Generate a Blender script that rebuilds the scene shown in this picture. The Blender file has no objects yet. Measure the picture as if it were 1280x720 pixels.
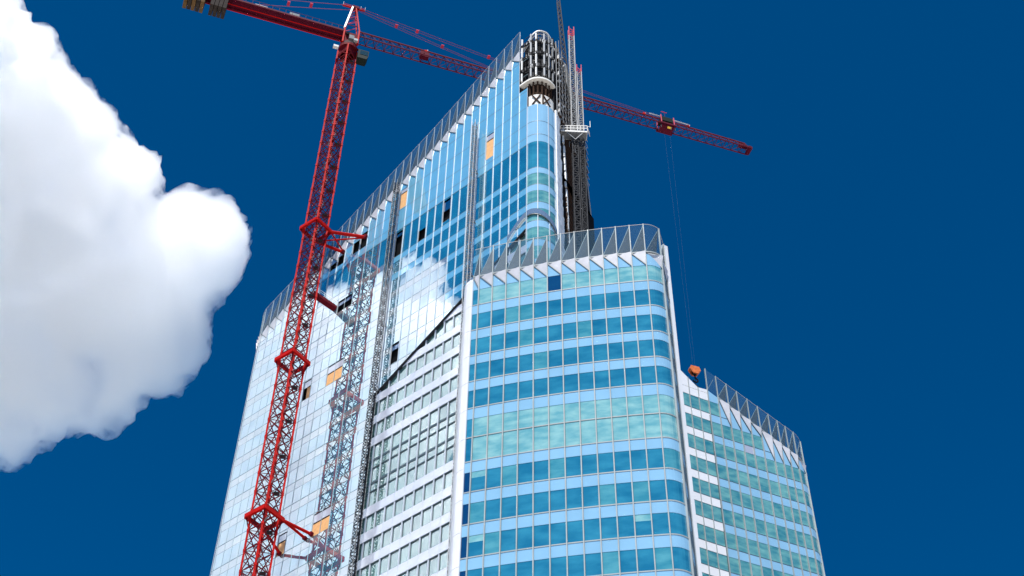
import bpy, math, random
from mathutils import Vector, Matrix, noise
random.seed(7)
C = bpy.context.scene.collection
R = math.radians

# ------------------------------------------------------------------ materials
def mat(name, base=(.5,.5,.5), rough=.5, metal=0., spec=.5, coat=0., tint_noise=0., noise_scale=1., bump=0., bump_scale=1., alpha=1.):
    m = bpy.data.materials.new(name); m.use_nodes = True
    nt = m.node_tree; b = nt.nodes['Principled BSDF']
    b.inputs['Base Color'].default_value = (*base, 1)
    b.inputs['Roughness'].default_value = rough
    b.inputs['Metallic'].default_value = metal
    b.inputs['Specular IOR Level'].default_value = spec
    b.inputs['Coat Weight'].default_value = coat
    b.inputs['Coat Roughness'].default_value = .02
    b.inputs['Alpha'].default_value = alpha
    tc = nt.nodes.new('ShaderNodeTexCoord')
    if tint_noise:
        n = nt.nodes.new('ShaderNodeTexNoise'); n.inputs['Scale'].default_value = noise_scale; n.inputs['Detail'].default_value = 5
        nt.links.new(tc.outputs['Object'], n.inputs['Vector'])
        mp = nt.nodes.new('ShaderNodeMapRange')
        mp.inputs['From Min'].default_value = .3; mp.inputs['From Max'].default_value = .7
        mp.inputs['To Min'].default_value = 1 - tint_noise; mp.inputs['To Max'].default_value = 1 + tint_noise
        nt.links.new(n.outputs['Fac'], mp.inputs['Value'])
        mx = nt.nodes.new('ShaderNodeVectorMath'); mx.operation = 'SCALE'
        mx.inputs[0].default_value = base
        nt.links.new(mp.outputs['Result'], mx.inputs['Scale'])
        nt.links.new(mx.outputs['Vector'], b.inputs['Base Color'])
    if bump:
        n = nt.nodes.new('ShaderNodeTexNoise'); n.inputs['Scale'].default_value = bump_scale; n.inputs['Detail'].default_value = 2
        nt.links.new(tc.outputs['Object'], n.inputs['Vector'])
        bp = nt.nodes.new('ShaderNodeBump'); bp.inputs['Strength'].default_value = 1; bp.inputs['Distance'].default_value = bump
        nt.links.new(n.outputs['Fac'], bp.inputs['Height'])
        nt.links.new(bp.outputs['Normal'], b.inputs['Normal']); nt.links.new(bp.outputs['Normal'], b.inputs['Coat Normal'])
    return m

def glass_mat(name, dark, light, metal, scale=.5, blind=None, bump=.004, spec=.9, cell=None, haze=0.):
    """tinted reflective window glass; what shows through it (ceilings, blinds) varies softly and from pane to pane"""
    m = mat(name, dark, .03, metal, spec, 1., bump=bump, bump_scale=.35)
    nt = m.node_tree; b = nt.nodes['Principled BSDF']
    tc = nt.nodes.new('ShaderNodeTexCoord')
    n = nt.nodes.new('ShaderNodeTexNoise'); n.inputs['Scale'].default_value = scale; n.inputs['Detail'].default_value = 4
    mp_ = nt.nodes.new('ShaderNodeMapping'); mp_.inputs['Scale'].default_value = (1, 1, 2.4)
    nt.links.new(tc.outputs['Object'], mp_.inputs['Vector']); nt.links.new(mp_.outputs['Vector'], n.inputs['Vector'])
    geo = nt.nodes.new('ShaderNodeNewGeometry')
    mr = nt.nodes.new('ShaderNodeMapRange'); mr.inputs['From Min'].default_value = .35; mr.inputs['From Max'].default_value = .68
    nt.links.new(n.outputs['Fac'], mr.inputs['Value'])
    r = nt.nodes.new('ShaderNodeMath'); r.operation = 'MULTIPLY_ADD'
    nt.links.new(geo.outputs['Random Per Island'], r.inputs[0]); r.inputs[1].default_value = .45
    nt.links.new(mr.outputs['Result'], r.inputs[2])
    mm = nt.nodes.new('ShaderNodeMath'); mm.operation = 'MULTIPLY'; mm.inputs[1].default_value = .68; mm.use_clamp = True
    nt.links.new(r.outputs[0], mm.inputs[0])
    mix = nt.nodes.new('ShaderNodeMix'); mix.data_type = 'RGBA'
    mix.inputs['A'].default_value = (*dark, 1); mix.inputs['B'].default_value = (*light, 1)
    nt.links.new(mm.outputs[0], mix.inputs['Factor'])
    nt.links.new(mix.outputs['Result'], b.inputs['Base Color'])
    return m

def see_through(name, colour, clear, rough=.05, gloss=.5):
    m = bpy.data.materials.new(name); m.use_nodes = True
    nt = m.node_tree; out = nt.nodes['Material Output']; b = nt.nodes['Principled BSDF']
    b.inputs['Base Color'].default_value = (*colour, 1); b.inputs['Roughness'].default_value = rough
    b.inputs['Specular IOR Level'].default_value = gloss
    t = nt.nodes.new('ShaderNodeBsdfTransparent'); t.inputs['Color'].default_value = (.93, .97, .98, 1)
    mx = nt.nodes.new('ShaderNodeMixShader'); mx.inputs[0].default_value = clear
    nt.links.new(b.outputs[0], mx.inputs[1]); nt.links.new(t.outputs[0], mx.inputs[2])
    nt.links.new(mx.outputs[0], out.inputs['Surface'])
    return m

def perforated(name, colour, open_area):
    """metal sheet with a fine grid of holes"""
    m = bpy.data.materials.new(name); m.use_nodes = True
    nt = m.node_tree; out = nt.nodes['Material Output']; b = nt.nodes['Principled BSDF']
    b.inputs['Base Color'].default_value = (*colour, 1); b.inputs['Roughness'].default_value = .45; b.inputs['Metallic'].default_value = .4
    t = nt.nodes.new('ShaderNodeBsdfTransparent')
    tc = nt.nodes.new('ShaderNodeTexCoord')
    v = nt.nodes.new('ShaderNodeTexVoronoi'); v.inputs['Scale'].default_value = 9; v.inputs['Randomness'].default_value = .15
    nt.links.new(tc.outputs['Object'], v.inputs['Vector'])
    c = nt.nodes.new('ShaderNodeMath'); c.operation = 'LESS_THAN'; c.inputs[1].default_value = open_area
    nt.links.new(v.outputs['Distance'], c.inputs[0])
    mx = nt.nodes.new('ShaderNodeMixShader')
    nt.links.new(c.outputs[0], mx.inputs[0]); nt.links.new(b.outputs[0], mx.inputs[1]); nt.links.new(t.outputs[0], mx.inputs[2])
    nt.links.new(mx.outputs[0], out.inputs['Surface'])
    return m

M = {}
M['mullion'] = mat('mullion aluminium', (.29,.33,.34), .55, 0, .2, tint_noise=.12, noise_scale=.4)
M['fin_white'] = mat('white aluminium fin', (.45,.50,.56), .5, 0, .15)
M['joint_grey'] = mat('grey joint', (.34,.40,.42), .6, 0, .1)
M['joint_line'] = mat('floor joint gasket', (.10,.15,.17), .6, 0, .1)
M['joint'] = mat('dark joint', (.05,.08,.10), .5)
def clad(name, base, mirror, tn=.05, bump=.004, tilt=.007):
    """coloured panel behind a reflective glass face"""
    m = mat(name, base, .6, 0, .0, 0., tint_noise=tn, noise_scale=.35, bump=0)
    nt = m.node_tree; b = nt.nodes['Principled BSDF']; out = nt.nodes['Material Output']
    g = nt.nodes.new('ShaderNodeBsdfGlossy'); g.inputs['Color'].default_value = (.90, .95, .98, 1); g.inputs['Roughness'].default_value = .015
    tc = nt.nodes.new('ShaderNodeTexCoord'); n = nt.nodes.new('ShaderNodeTexNoise'); n.inputs['Scale'].default_value = .35; n.inputs['Detail'].default_value = 2
    bp = nt.nodes.new('ShaderNodeBump'); bp.inputs['Distance'].default_value = bump; bp.inputs['Strength'].default_value = 1
    nt.links.new(tc.outputs['Object'], n.inputs['Vector']); nt.links.new(n.outputs['Fac'], bp.inputs['Height']); # every pane hangs at its own very slight tilt
    geo = nt.nodes.new('ShaderNodeNewGeometry'); wn = nt.nodes.new('ShaderNodeTexWhiteNoise'); wn.noise_dimensions = '1D'
    sb = nt.nodes.new('ShaderNodeVectorMath'); sb.operation = 'SUBTRACT'; sb.inputs[1].default_value = (.5,.5,.5)
    scl = nt.nodes.new('ShaderNodeVectorMath'); scl.operation = 'SCALE'; scl.inputs['Scale'].default_value = tilt
    ad = nt.nodes.new('ShaderNodeVectorMath'); ad.operation = 'ADD'; nz = nt.nodes.new('ShaderNodeVectorMath'); nz.operation = 'NORMALIZE'
    nt.links.new(geo.outputs['Random Per Island'], wn.inputs['W']); nt.links.new(wn.outputs['Color'], sb.inputs[0]); nt.links.new(sb.outputs[0], scl.inputs[0])
    nt.links.new(scl.outputs[0], ad.inputs[0]); nt.links.new(bp.outputs['Normal'], ad.inputs[1]); nt.links.new(ad.outputs[0], nz.inputs[0]); nt.links.new(nz.outputs[0], g.inputs['Normal'])
    mx = nt.nodes.new('ShaderNodeMixShader'); mx.inputs[0].default_value = mirror
    nt.links.new(b.outputs[0], mx.inputs[1]); nt.links.new(g.outputs[0], mx.inputs[2]); nt.links.new(mx.outputs[0], out.inputs['Surface'])
    return m
M['spandrel_blue'] = clad('pale blue glass spandrel', (.25,.475,.66), .16)
M['spandrel_white'] = clad('white glass spandrel', (.46,.49,.58), .30)
M['spandrel_wing'] = clad('coated glass spandrel', (.24,.66,.94), .60)
M['win_bay'] = glass_mat('teal window glass', (.009,.15,.28), (.045,.31,.45), .20, .35)
M['win_bay_mid'] = glass_mat('teal window glass with drawn blind', (.03,.24,.33), (.12,.42,.48), .2, .5)
M['win_bay_pale'] = glass_mat('pale green window glass', (.10,.36,.42), (.34,.62,.60), .15, .6)
M['win_bay_deep'] = glass_mat('deep blue window glass', (.005,.06,.18), (.01,.09,.22), .4, .3)
M['win_wing'] = clad('mirror window glass', (.02,.25,.38), .68, .3)
M['spandrel_cloud_pale'] = clad('coated glass paled for mirrored cloud', (.30,.36,.39), .64)  # whiter copy of the wing spandrel, mirrored cloud put into its base colour
M['win_wing_set_back'] = clad('green tinted window glass', (.10,.22,.20), .42, .3)
M['win_side'] = glass_mat('sea green window glass', (.03,.22,.28), (.22,.52,.48), .2, .55)
M['clear'] = see_through('clear parapet glass', (.10,.20,.30), .88)
M['mesh_panel'] = perforated('perforated metal', (.17,.165,.175), .22)
M['mesh_panel_dark'] = perforated('perforated dark metal', (.07,.07,.085), .10)
M['soffit'] = mat('pale grey metal return', (.55,.55,.58), .45, .1, tint_noise=.12, noise_scale=.9)
M['core'] = mat('dark interior', (.012,.013,.015), .9, 0, .0)
M['roof'] = mat('grey roof membrane', (.25,.25,.25), .8)
M['concrete'] = mat('raw concrete', (.42,.40,.36), .85, tint_noise=.2, noise_scale=1.2)
M['concrete_white'] = mat('pale concrete', (.70,.68,.63), .8, tint_noise=.12, noise_scale=1.5)
M['white_clad'] = mat('white cladding', (.74,.75,.77), .3, .05, .6, .4, tint_noise=.04, noise_scale=.5)
M['white_wrap'] = mat('white plastic sheeting', (.74,.77,.80), .5, tint_noise=.25, noise_scale=1.3)
M['brown'] = mat('brown shuttering board', (.045,.025,.016), .9, 0, .05, tint_noise=.35, noise_scale=2.)
M['black'] = mat('black steel and flank shade', (.010,.010,.012), .9, 0, .05)
M['steel'] = mat('grey galvanised steel', (.17,.18,.19), .6, 0, .15, tint_noise=.3, noise_scale=3.)
M['steel_dark'] = mat('dark steel', (.03,.033,.04), .7, 0, .1, tint_noise=.3, noise_scale=2.)
M['steel_pale'] = mat('pale galvanised steel', (.36,.37,.38), .6, 0, .2)
M['board'] = mat('orange plywood board', (.68,.36,.14), .7, tint_noise=.12, noise_scale=2.5)
M['red'] = mat('red crane paint', (.42,.005,.004), .65, 0, .06, tint_noise=.16, noise_scale=1.1)
M['red_dark'] = mat('dark red paint', (.115,.004,.010), .7, 0, .08, tint_noise=.25, noise_scale=2.)  # darker red for bracing and fittings
M['maroon'] = mat('crane red with shade in it', (.085,.004,.016), .7, 0, .08, tint_noise=.25, noise_scale=2.)  # darker copy of the crane red, shade of the jib put into the colour
M['pink'] = mat('pink and sunlit red paint', (.46,.03,.07), .6, 0, .1)
M['white_paint'] = mat('white paint', (.60,.60,.58), .5)
M['counterweight'] = mat('counterweight concrete', (.035,.028,.025), .9, 0, .1, tint_noise=.3, noise_scale=1.2)
M['counterweight_tan'] = mat('stained counterweight concrete', (.12,.07,.03), .9, 0, .1, tint_noise=.3, noise_scale=1.2)
M['cab'] = mat('green grey cab panel', (.008,.016,.014), .6, 0, .1)
M['cab_glass'] = mat('cab glass', (.03,.06,.06), .05, .2, .9, 1.)
M['cable'] = mat('steel cable', (.06,.09,.14), .6, .3)
M['tie'] = mat('tie bar paint', (.30,.04,.06), .6, 0, .1)
M['orange'] = mat('orange hook block paint', (.58,.15,.05), .6, 0, .1, tint_noise=.25, noise_scale=3.)
M['yellow'] = mat('yellow paint', (.75,.45,.03), .5)

# ------------------------------------------------------------------ mesh builder
class MB:
    def __init__(s): s.v = []; s.f = []; s.m = []; s.mats = []
    def mi(s, m):
        if m not in s.mats: s.mats.append(m)
        return s.mats.index(m)
    def face(s, pts, m):
        i = len(s.v); s.v += [tuple(p) for p in pts]; s.f.append(tuple(range(i, i+len(pts)))); s.m.append(s.mi(m))
    def prism(s, front, back, m, side=None):
        n = len(front); i = len(s.v); s.v += [tuple(p) for p in front] + [tuple(p) for p in back]
        s.f.append(tuple(range(i, i+n))); s.m.append(s.mi(m))
        s.f.append(tuple(range(i+2*n-1, i+n-1, -1))); s.m.append(s.mi(side or m))
        for k in range(n):
            j = (k+1) % n
            s.f.append((i+k, i+n+k, i+n+j, i+j)); s.m.append(s.mi(side or m))
    def bar(s, p, q, w, m, h=None, up=None):
        p = Vector(p); q = Vector(q); d = q-p
        if d.length < 1e-6: return
        d.normalize(); u = Vector(up) if up else (Vector((0,0,1)) if abs(d.z) < .95 else Vector((1,0,0)))
        a = d.cross(u).normalized(); b = a.cross(d).normalized(); h = h or w
        c = [(-1,-1),(1,-1),(1,1),(-1,1)]
        A = [p + a*x*w/2 + b*y*h/2 for x, y in c]; B = [q + a*x*w/2 + b*y*h/2 for x, y in c]
        s.prism(A, B, m)
    def tube(s, p, q, r, m, n=8, r2=None):
        p = Vector(p); q = Vector(q); d = (q-p).normalized(); u = Vector((0,0,1)) if abs(d.z) < .95 else Vector((1,0,0))
        a = d.cross(u).normalized(); b = a.cross(d).normalized(); r2 = r if r2 is None else r2
        A = [p + (a*math.cos(t)+b*math.sin(t))*r for t in [2*math.pi*k/n for k in range(n)]]
        B = [q + (a*math.cos(t)+b*math.sin(t))*r2 for t in [2*math.pi*k/n for k in range(n)]]
        s.prism(A, B, m)
    def box(s, c, size, m, rz=0.):
        c = Vector(c); x, y, z = [t/2 for t in size]; cr, sr = math.cos(rz), math.sin(rz)
        f = lambda X, Y, Z: c + Vector((X*cr-Y*sr, X*sr+Y*cr, Z))
        s.prism([f(-x,-y,-z), f(x,-y,-z), f(x,y,-z), f(-x,y,-z)], [f(-x,-y,z), f(x,-y,z), f(x,y,z), f(-x,y,z)], m)
    def build(s, name, parent=None, smooth=False):
        me = bpy.data.meshes.new(name); me.from_pydata(s.v, [], s.f)
        for m in s.mats: me.materials.append(m)
        me.polygons.foreach_set('material_index', s.m)
        if smooth: me.polygons.foreach_set('use_smooth', [True]*len(s.f))
        me.update()
        o = bpy.data.objects.new(name, me); C.objects.link(o)
        if parent:
            o.parent = parent
            b_ = parent
            loc = Vector((0,0,0))
            while b_: loc += b_.location; b_ = b_.parent
            o.location = -loc
        return o

def thing(name, label, cat, loc=(0,0,0), group=None):
    o = bpy.data.objects.new(name, None); C.objects.link(o); o.location = loc
    tag(o, label, cat, group); return o
def tag(o, label, cat, group=None):
    o['label'] = label; o['category'] = cat
    if group: o['group'] = group
def azv(a): return Vector((math.sin(R(a)), math.cos(R(a)), 0))

# ------------------------------------------------------------------ facade helpers
class Wall:
    """a run of vertical facade: corner points (x, y) from left to right seen from outside"""
    def __init__(s, pts, s0=0.):
        s.p = [Vector((x, y, 0)) for x, y in pts]; s.s = [s0]
        for a, b in zip(s.p, s.p[1:]): s.s.append(s.s[-1] + (b-a).length)
        s.n = []
        for a, b in zip(s.p, s.p[1:]):
            d = (b-a).normalized(); s.n.append(Vector((d.y, -d.x, 0)))
        s.vn = [s.n[0]] + [(a+b).normalized() for a, b in zip(s.n, s.n[1:])] + [s.n[-1]]
    def seg(s, x):
        for i in range(len(s.s)-2):
            if x < s.s[i+1] - 1e-9: return i
        return len(s.s)-2
    def at(s, x, z, o=0., i=None):
        i = s.seg(x) if i is None else i
        t = (x - s.s[i]) / (s.s[i+1]-s.s[i])
        q = s.p[i].lerp(s.p[i+1], t); n = s.vn[i].lerp(s.vn[i+1], min(1, max(0, t))).normalized()
        # mitred offset keeps the facets flat
        k = o / max(.5, n.dot(s.n[i]))
        return Vector((q.x, q.y, z)) + n*k

def clip(poly, a, b, c):
    """keep a*s + b*z <= c"""
    out = []
    for i in range(len(poly)):
        p, q = poly[i], poly[(i+1) % len(poly)]
        dp = a*p[0]+b*p[1]-c; dq = a*q[0]+b*q[1]-c
        if dp <= 0: out.append(p)
        if (dp < 0 < dq) or (dq < 0 < dp):
            t = dp/(dp-dq); out.append((p[0]+(q[0]-p[0])*t, p[1]+(q[1]-p[1])*t))
    return out
def area(poly): return abs(sum(p[0]*q[1]-q[0]*p[1] for p, q in zip(poly, poly[1:]+poly[:1])))/2

def slab(mb, W, poly, out, m, thick=.10, side=None):
    """polygon in (s, z) laid on the wall; split at the wall's own corners"""
    if len(poly) < 3 or area(poly) < .004: return
    lo = min(p[0] for p in poly); hi = max(p[0] for p in poly)
    for i in range(len(W.s)-1):
        a, b = W.s[i], W.s[i+1]
        if b <= lo+1e-6 or a >= hi-1e-6: continue
        q = poly
        if i > 0: q = clip(q, -1, 0, -a)
        if i < len(W.s)-2: q = clip(q, 1, 0, b)
        if len(q) < 3 or area(q) < 1e-4: continue
        mb.prism([W.at(x, z, out, i) for x, z in q], [W.at(x, z, out-thick, i) for x, z in q], m, side)

def rect(a, b, c, d): return [(a, c), (b, c), (b, d), (a, d)]

def upright(mb, W, x, z0, z1, w, depth, m, base=0.):
    i = W.seg(x); t = (x-W.s[i])/(W.s[i+1]-W.s[i])
    n = W.vn[i] if t < 1e-6 else (W.vn[i+1] if t > 1-1e-6 else W.n[i])
    q = W.p[i].lerp(W.p[i+1], t); d = Vector((-n.y, n.x, 0))
    f = lambda u, o, z: Vector((q.x, q.y, z)) + d*u + n*o
    mb.prism([f(-w/2, base, z0), f(w/2, base, z0), f(w/2, base+depth, z0), f(-w/2, base+depth, z0)],
             [f(-w/2, base, z1), f(w/2, base, z1), f(w/2, base+depth, z1), f(-w/2, base+depth, z1)], m)

windows_small = MB()          # the windows beyond the hundred largest
n_named = 0
def window(W, poly, out, m, parent, named, thick=.08):
    global n_named
    if named and n_named < 100:
        w = MB(); slab(w, W, poly, out, m, thick)
        if w.f: w.build('window', parent); n_named += 1
    else: slab(windows_small, W, poly, out, m, thick)

# ------------------------------------------------------------------ tower
tower = thing('skyscraper', 'tall blue glass office skyscraper with sloping roof lines and unfinished rounded spine', 'skyscraper', (0,120,0))

# --- front bay: gently curved glass drum ------------------------------------------
w_b = 1.53
bay_pts = {}
q = Vector((2.33, 102.47)); bay_pts[4] = q.copy()
for i in range(5, 13):
    a = R(104-.8*(i-4.5)); q = q + w_b*Vector((math.sin(a), math.cos(a))); bay_pts[i] = q.copy()
q = bay_pts[4].copy()
for i in range(3, -1, -1):
    a = R(104-.8*(i-3.5)); q = q - w_b*Vector((math.sin(a), math.cos(a))); bay_pts[i] = q.copy()
pts = [bay_pts[i] for i in range(13)]
# right corner
q = pts[-1].copy(); rc = []
for k in range(6):
    a = R(97-(k+.5)*52/6); q = q + .305*Vector((math.sin(a), math.cos(a))); rc.append(q.copy())
side_end = Vector((16.73, 103.0))
# left corner
q = pts[0].copy(); lc = []
a = R(109); q = q - .72*Vector((math.sin(a), math.cos(a))); lc.append(q.copy())
for k in range(6):
    a = R(114+(k+.5)*66/6); q = q - .30*Vector((math.sin(a), math.cos(a))); lc.append(q.copy())
left_end = Vector((-6.3, 125.3))
fin_end = side_end + .58*Vector((math.sin(R(60)), math.cos(R(60))))
bay_all = [left_end] + lc[::-1] + pts + rc + [side_end, fin_end, Vector((22.7, 141.2))]
WB = Wall([(p.x, p.y) for p in bay_all])
i_l = 1 + 5      # lc[1]: end of white left corner / lc[0] = index 7
S = WB.s
s_left_glass = S[7]; s_m = [S[8+i] for i in range(13)]; s_rc = S[20+6]; s_se = S[20+7]; s_fin = S[20+8]; s_end = S[20+9]
Z_TOP, Z_BASE = 123.0, 118.34
sills = [113.8, 109.95, 106.12, 102.42, 98.67]
rows = [(z, z+2.45) for z in sills]
rows.append((91.65, 97.21))
z = 87.86
while z > 3: rows.append((z, z+2.45)); z -= 3.82
bay = MB()
# the body behind the glass
foot = [WB.at(s_, 0, -.35, None) for s_ in S[1:-2]] 
body = [Vector((left_end.x, left_end.y, 0))] + foot + [Vector((23.0, 141.4, 0))]
bay.prism([Vector((p.x, p.y, 0)) for p in body], [Vector((p.x, p.y, Z_BASE-.15)) for p in body], M['core'])
bay_o = bay.build('front_bay', tower)
cols = [(s_left_glass, s_m[0])] + list(zip(s_m, s_m[1:])) + [(s_m[12], s_rc)] 
mid_side = s_se - .02
cols += [(s_rc, s_se)]
spb = MB()
random.seed(3)
for r, (zb, zt) in enumerate(rows):
    ztop_sp = (rows[r-1][0] if r else 116.9)
    for ci, (a, b) in enumerate(cols):
        m = M['win_bay']
        if r == 0 and 1 <= ci <= 13: m = M['win_bay_pale'] if ci != 6 else M['win_bay_deep']
        if r == 5 and ci >= 1: m = M['win_bay_pale']
        if r > 5 and ci in (0,): m = M['win_bay_deep']
        
        named = 5 <= r <= 11 and 1 <= ci <= 14
        if m is M['win_bay'] and random.random() < .10: m = M['win_bay_mid']
        if r == 5:
            window(WB, rect(a+.05, b-.05, zb+.05, 94.70), 0, m, bay_o, named)
            slab(spb, WB, rect(a, b, 94.70, 94.82), .05, M['mullion'], .1)
            window(WB, rect(a+.05, b-.05, 94.82, zt), 0, m, bay_o, named)
        elif 6 <= r <= 9 and (ci, r) in ((1,8),(11,8),(1,6)):
            window(WB, rect(a+.05, b-.05, zb+.05, zt-.75), 0, m, bay_o, named)
            slab(spb, WB, rect(a+.05, b-.05, zt-.75, zt), .0, M['win_bay_pale'], .08)
        else:
            window(WB, rect(a+.05, b-.05, zb+.05, zt), 0, m, bay_o, named)
        slab(spb, WB, rect(a, b, zt, (rows[r-1][0] if r else 113.8+2.45)), .03, M['spandrel_blue'], .12) if r else None
for r, (zb, zt) in enumerate(rows):
    slab(spb, WB, rect(cols[0][0], s_se, zb-.06, zb+.06), .07, M['mullion'], .12)     # sill line
spb.build('spandrel_cladding', bay_o)
mu = MB()
for s_ in s_m + [s_rc, mid_side]:
    upright(mu, WB, s_, 0, Z_TOP, .11, .20, M['mullion'], .0)
upright(mu, WB, s_left_glass, 0, Z_BASE, .08, .10, M['fin_white'], .0)
mu.build('mullion', bay_o)
# white left corner and right flank
wc = MB()
for zb, zt in zip([3.+3.82*k for k in range(-1, 31)], [3.+3.82*k for k in range(0, 32)]):
    zb = max(zb, 0); zt_ = min(zt, Z_BASE-.2)
    if zt_ > zb: slab(wc, WB, rect(S[0], s_left_glass-.05, zb+.03, zt_-.02), .06, M['white_clad'], .12)
wc.build('white_corner_cladding', bay_o)
wf = MB()
slab(wf, WB, rect(s_se+.02, s_fin, 0, Z_TOP), .10, M['white_clad'], .3); slab(wf, WB, rect(s_fin, s_end, 0, Z_BASE), .0, M['white_clad'], .2)
wf.build('white_flank_wall', bay_o)
# crown of the bay
def crown_bay(W, L, Rr, bl, br, tl, tr, z0l, z0r, parent, white, blue, meshm, glass=True, inset=.55, dark_edge=True):
    c = MB()
    # blue triangle flush, then the pale folded return above the diagonal
    slab(c, W, [(L, z0l), (Rr, z0r), (L, bl)], .03, blue, .10)
    a = W.at(L+1e-4, bl, .02); b_ = W.at(Rr-1e-4, z0r, .02); d_ = W.at(Rr-1e-4, br, .32)
    a2 = W.at(L+1e-4, bl-.12, -.1); b2 = W.at(Rr-1e-4, z0r-.1, -.2); d2 = W.at(Rr-1e-4, br, .1)
    c.prism([a, b_, d_], [a2, b2, d2], white)
    c.bar(W.at(L+1e-4, bl, .08), W.at(Rr-1e-4, z0r, .08), .10, M['joint'])
    c.build('folded_panel', parent)
    p = MB()
    a = W.at(L+1e-4, bl+.03, .02); b_ = W.at(Rr-1e-4, br+.03, -inset); d_ = W.at(Rr-1e-4, tr-.1, .02)
    off = Vector((0,0,.012))
    nn = (b_-a).cross(d_-a).normalized()*.03
    p.prism([a, b_, d_], [a+nn, b_+nn, d_+nn], meshm)
    p.bar(a, d_, .07, M['mullion']); 
    p.build('sunscreen_panel', parent)
    if glass:
        g = MB(); slab(g, W, [(L+.06, bl+.1), (Rr-.06, br+.1), (Rr-.06, tr), (L+.06, tl)], .10, M['clear'], .02)
        slab(g, W, [(L+.06, tl-.05), (Rr-.06, tr-.05), (Rr-.06, tr), (L+.06, tl)], .13, M['steel_pale'], .05)
        slab(g, W, [(L+.06, bl-.03), (Rr-.06, br-.03), (Rr-.06, br+.1), (L+.06, bl+.1)], .13, M['mullion'], .10)
        g.build('parapet_glass_pane', parent)
for (a, b) in cols:
    crown_bay(WB, a, b, Z_BASE, Z_BASE, Z_TOP, Z_TOP, 116.25, 116.25, bay_o, M['soffit'], M['spandrel_blue'], M['mesh_panel'])
rf = MB()
rf.prism([Vector((p.x, p.y, Z_BASE-.12)) for p in body], [Vector((p.x, p.y, Z_BASE-.02)) for p in body], M['roof'])
rf.build('bay_roof', bay_o)

# --- long wing with the mirror facade ---------------------------------------------
P0 = Vector((-14.273, 132.232, 0)); dL = Vector((.75700, -.65342, 0)); nL = Vector((dL.y, -dL.x, 0))
LF = lambda s, z, o=0.: Vector((P0.x, P0.y, z)) + dL*s + nL*o
ws = 1.565
stations = [21.2 - ws*i for i in range(0, 35)][::-1]
s_first = stations[0]
left_arc = []
q2 = Vector((LF(s_first, 0).x, LF(s_first, 0).y)); lp = []
for k in range(5):
    a = R(130.8 + (k+.5)*70/5); q2 = q2 - .34*Vector((math.sin(a), math.cos(a))); lp.append(q2.copy())
lp_back = lp[-1] - 14*Vector((math.sin(R(205)), math.cos(R(205))))
# right end: round nose
nose = []; q2 = Vector((LF(21.2, 0).x, LF(21.2, 0).y))
NS = 12; RN = 2.45; stepn = R(110.8)/NS; chord = 2*RN*math.sin(stepn/2)
for k in range(NS):
    a = R(130.8) - (k+.5)*stepn; q2 = q2 + chord*Vector((math.sin(a), math.cos(a))); nose.append(q2.copy())
wl_pts = [lp_back] + lp[::-1] + [LF(s_first, 0).xy, LF(21.2, 0).xy]
WL = Wall([(p[0], p[1]) for p in wl_pts]); sh = WL.s[6] - s_first
WL = Wall([(p[0], p[1]) for p in wl_pts], -sh)     # wall coordinate s now equals the facade coordinate
assert abs(WL.s[6]-s_first) < 1e-6
WN = Wall([LF(21.2, 0).xy[:]] + [(p.x, p.y) for p in nose], 21.2)

TOPL = [(-60, 160.5), (-33.6, 163.2), (-31.9, 164.9), (-25.9, 167.8), (-17, 172.9), (2.6, 182.9), (15, 190.4), (19.63, 192.9), (30, 198)]
def zt_l(s):
    for (a, za), (b, zb) in zip(TOPL, TOPL[1:]):
        if s <= b: return za + (zb-za)*(s-a)/(b-a)
def zb_l(s): return zt_l(s) - 5.8
SL = .557
diag = lambda s: 132.4 + SL*s          # the outer skin ends along this line
wing = MB()
bodyL = []
ss = [WL.s[0], WL.s[1], WL.s[3], s_first] + [-25.9, -17, 2.6, 15, 21.2]
front = [WL.at(x, 0, -.55) for x in ss]
for a, b in zip(ss, ss[1:]):
    fa, fb = WL.at(a+1e-5, 0, -.55), WL.at(b-1e-5, 0, -.55)
    dp = lambda x: 15 if x < 2 else (9 if x < 14 else (7 if x < 20 else 4.5))
    ba, bb = fa - nL*dp(a), fb - nL*dp(b)
    if a < s_first-1e-3:
        ba = LF(s_first, 0, -15); bb = LF(s_first, 0, -15)
        za, zb2 = zb_l(s_first)-.3, zb_l(s_first)-.3
        wing.prism([fa, fb, bb], [Vector((fa.x, fa.y, za)), Vector((fb.x, fb.y, zb2)), Vector((bb.x, bb.y, zb2))], M['core'])
        continue
    za, zb2 = zb_l(a)-.3, min(zb_l(b), 187)-.3
    wing.prism([fa, fb, Vector((fb.x, fb.y, zb2)), Vector((fa.x, fa.y, za))], [ba, bb, Vector((bb.x, bb.y, zb2)), Vector((ba.x, ba.y, za))], M['core'])
wing_o = wing.build('long_wing', tower)
up_rows = [(156.3, 162.25, 'win'), (162.25, 163.96, 'sp'), (163.96, 167.1, 'sp'), (167.1, 171.31, 'sp'), (171.31, 175.58, 'sp'), (175.58, 179.83, 'sp'), (179.83, 184.1, 'sp'), (184.1, 188.4, 'sp')]
lo_rows = []
for k in range(0, 40):
    zs = 152.6 - 3.815*k
    if zs < 3: break
    lo_rows.append((zs, zs+2.45, 'win', k)); lo_rows.append((zs+2.45, zs+3.815 if k else 156.3, 'sp', k))
skin = MB(); skin_in = MB(); jl = MB()
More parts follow.
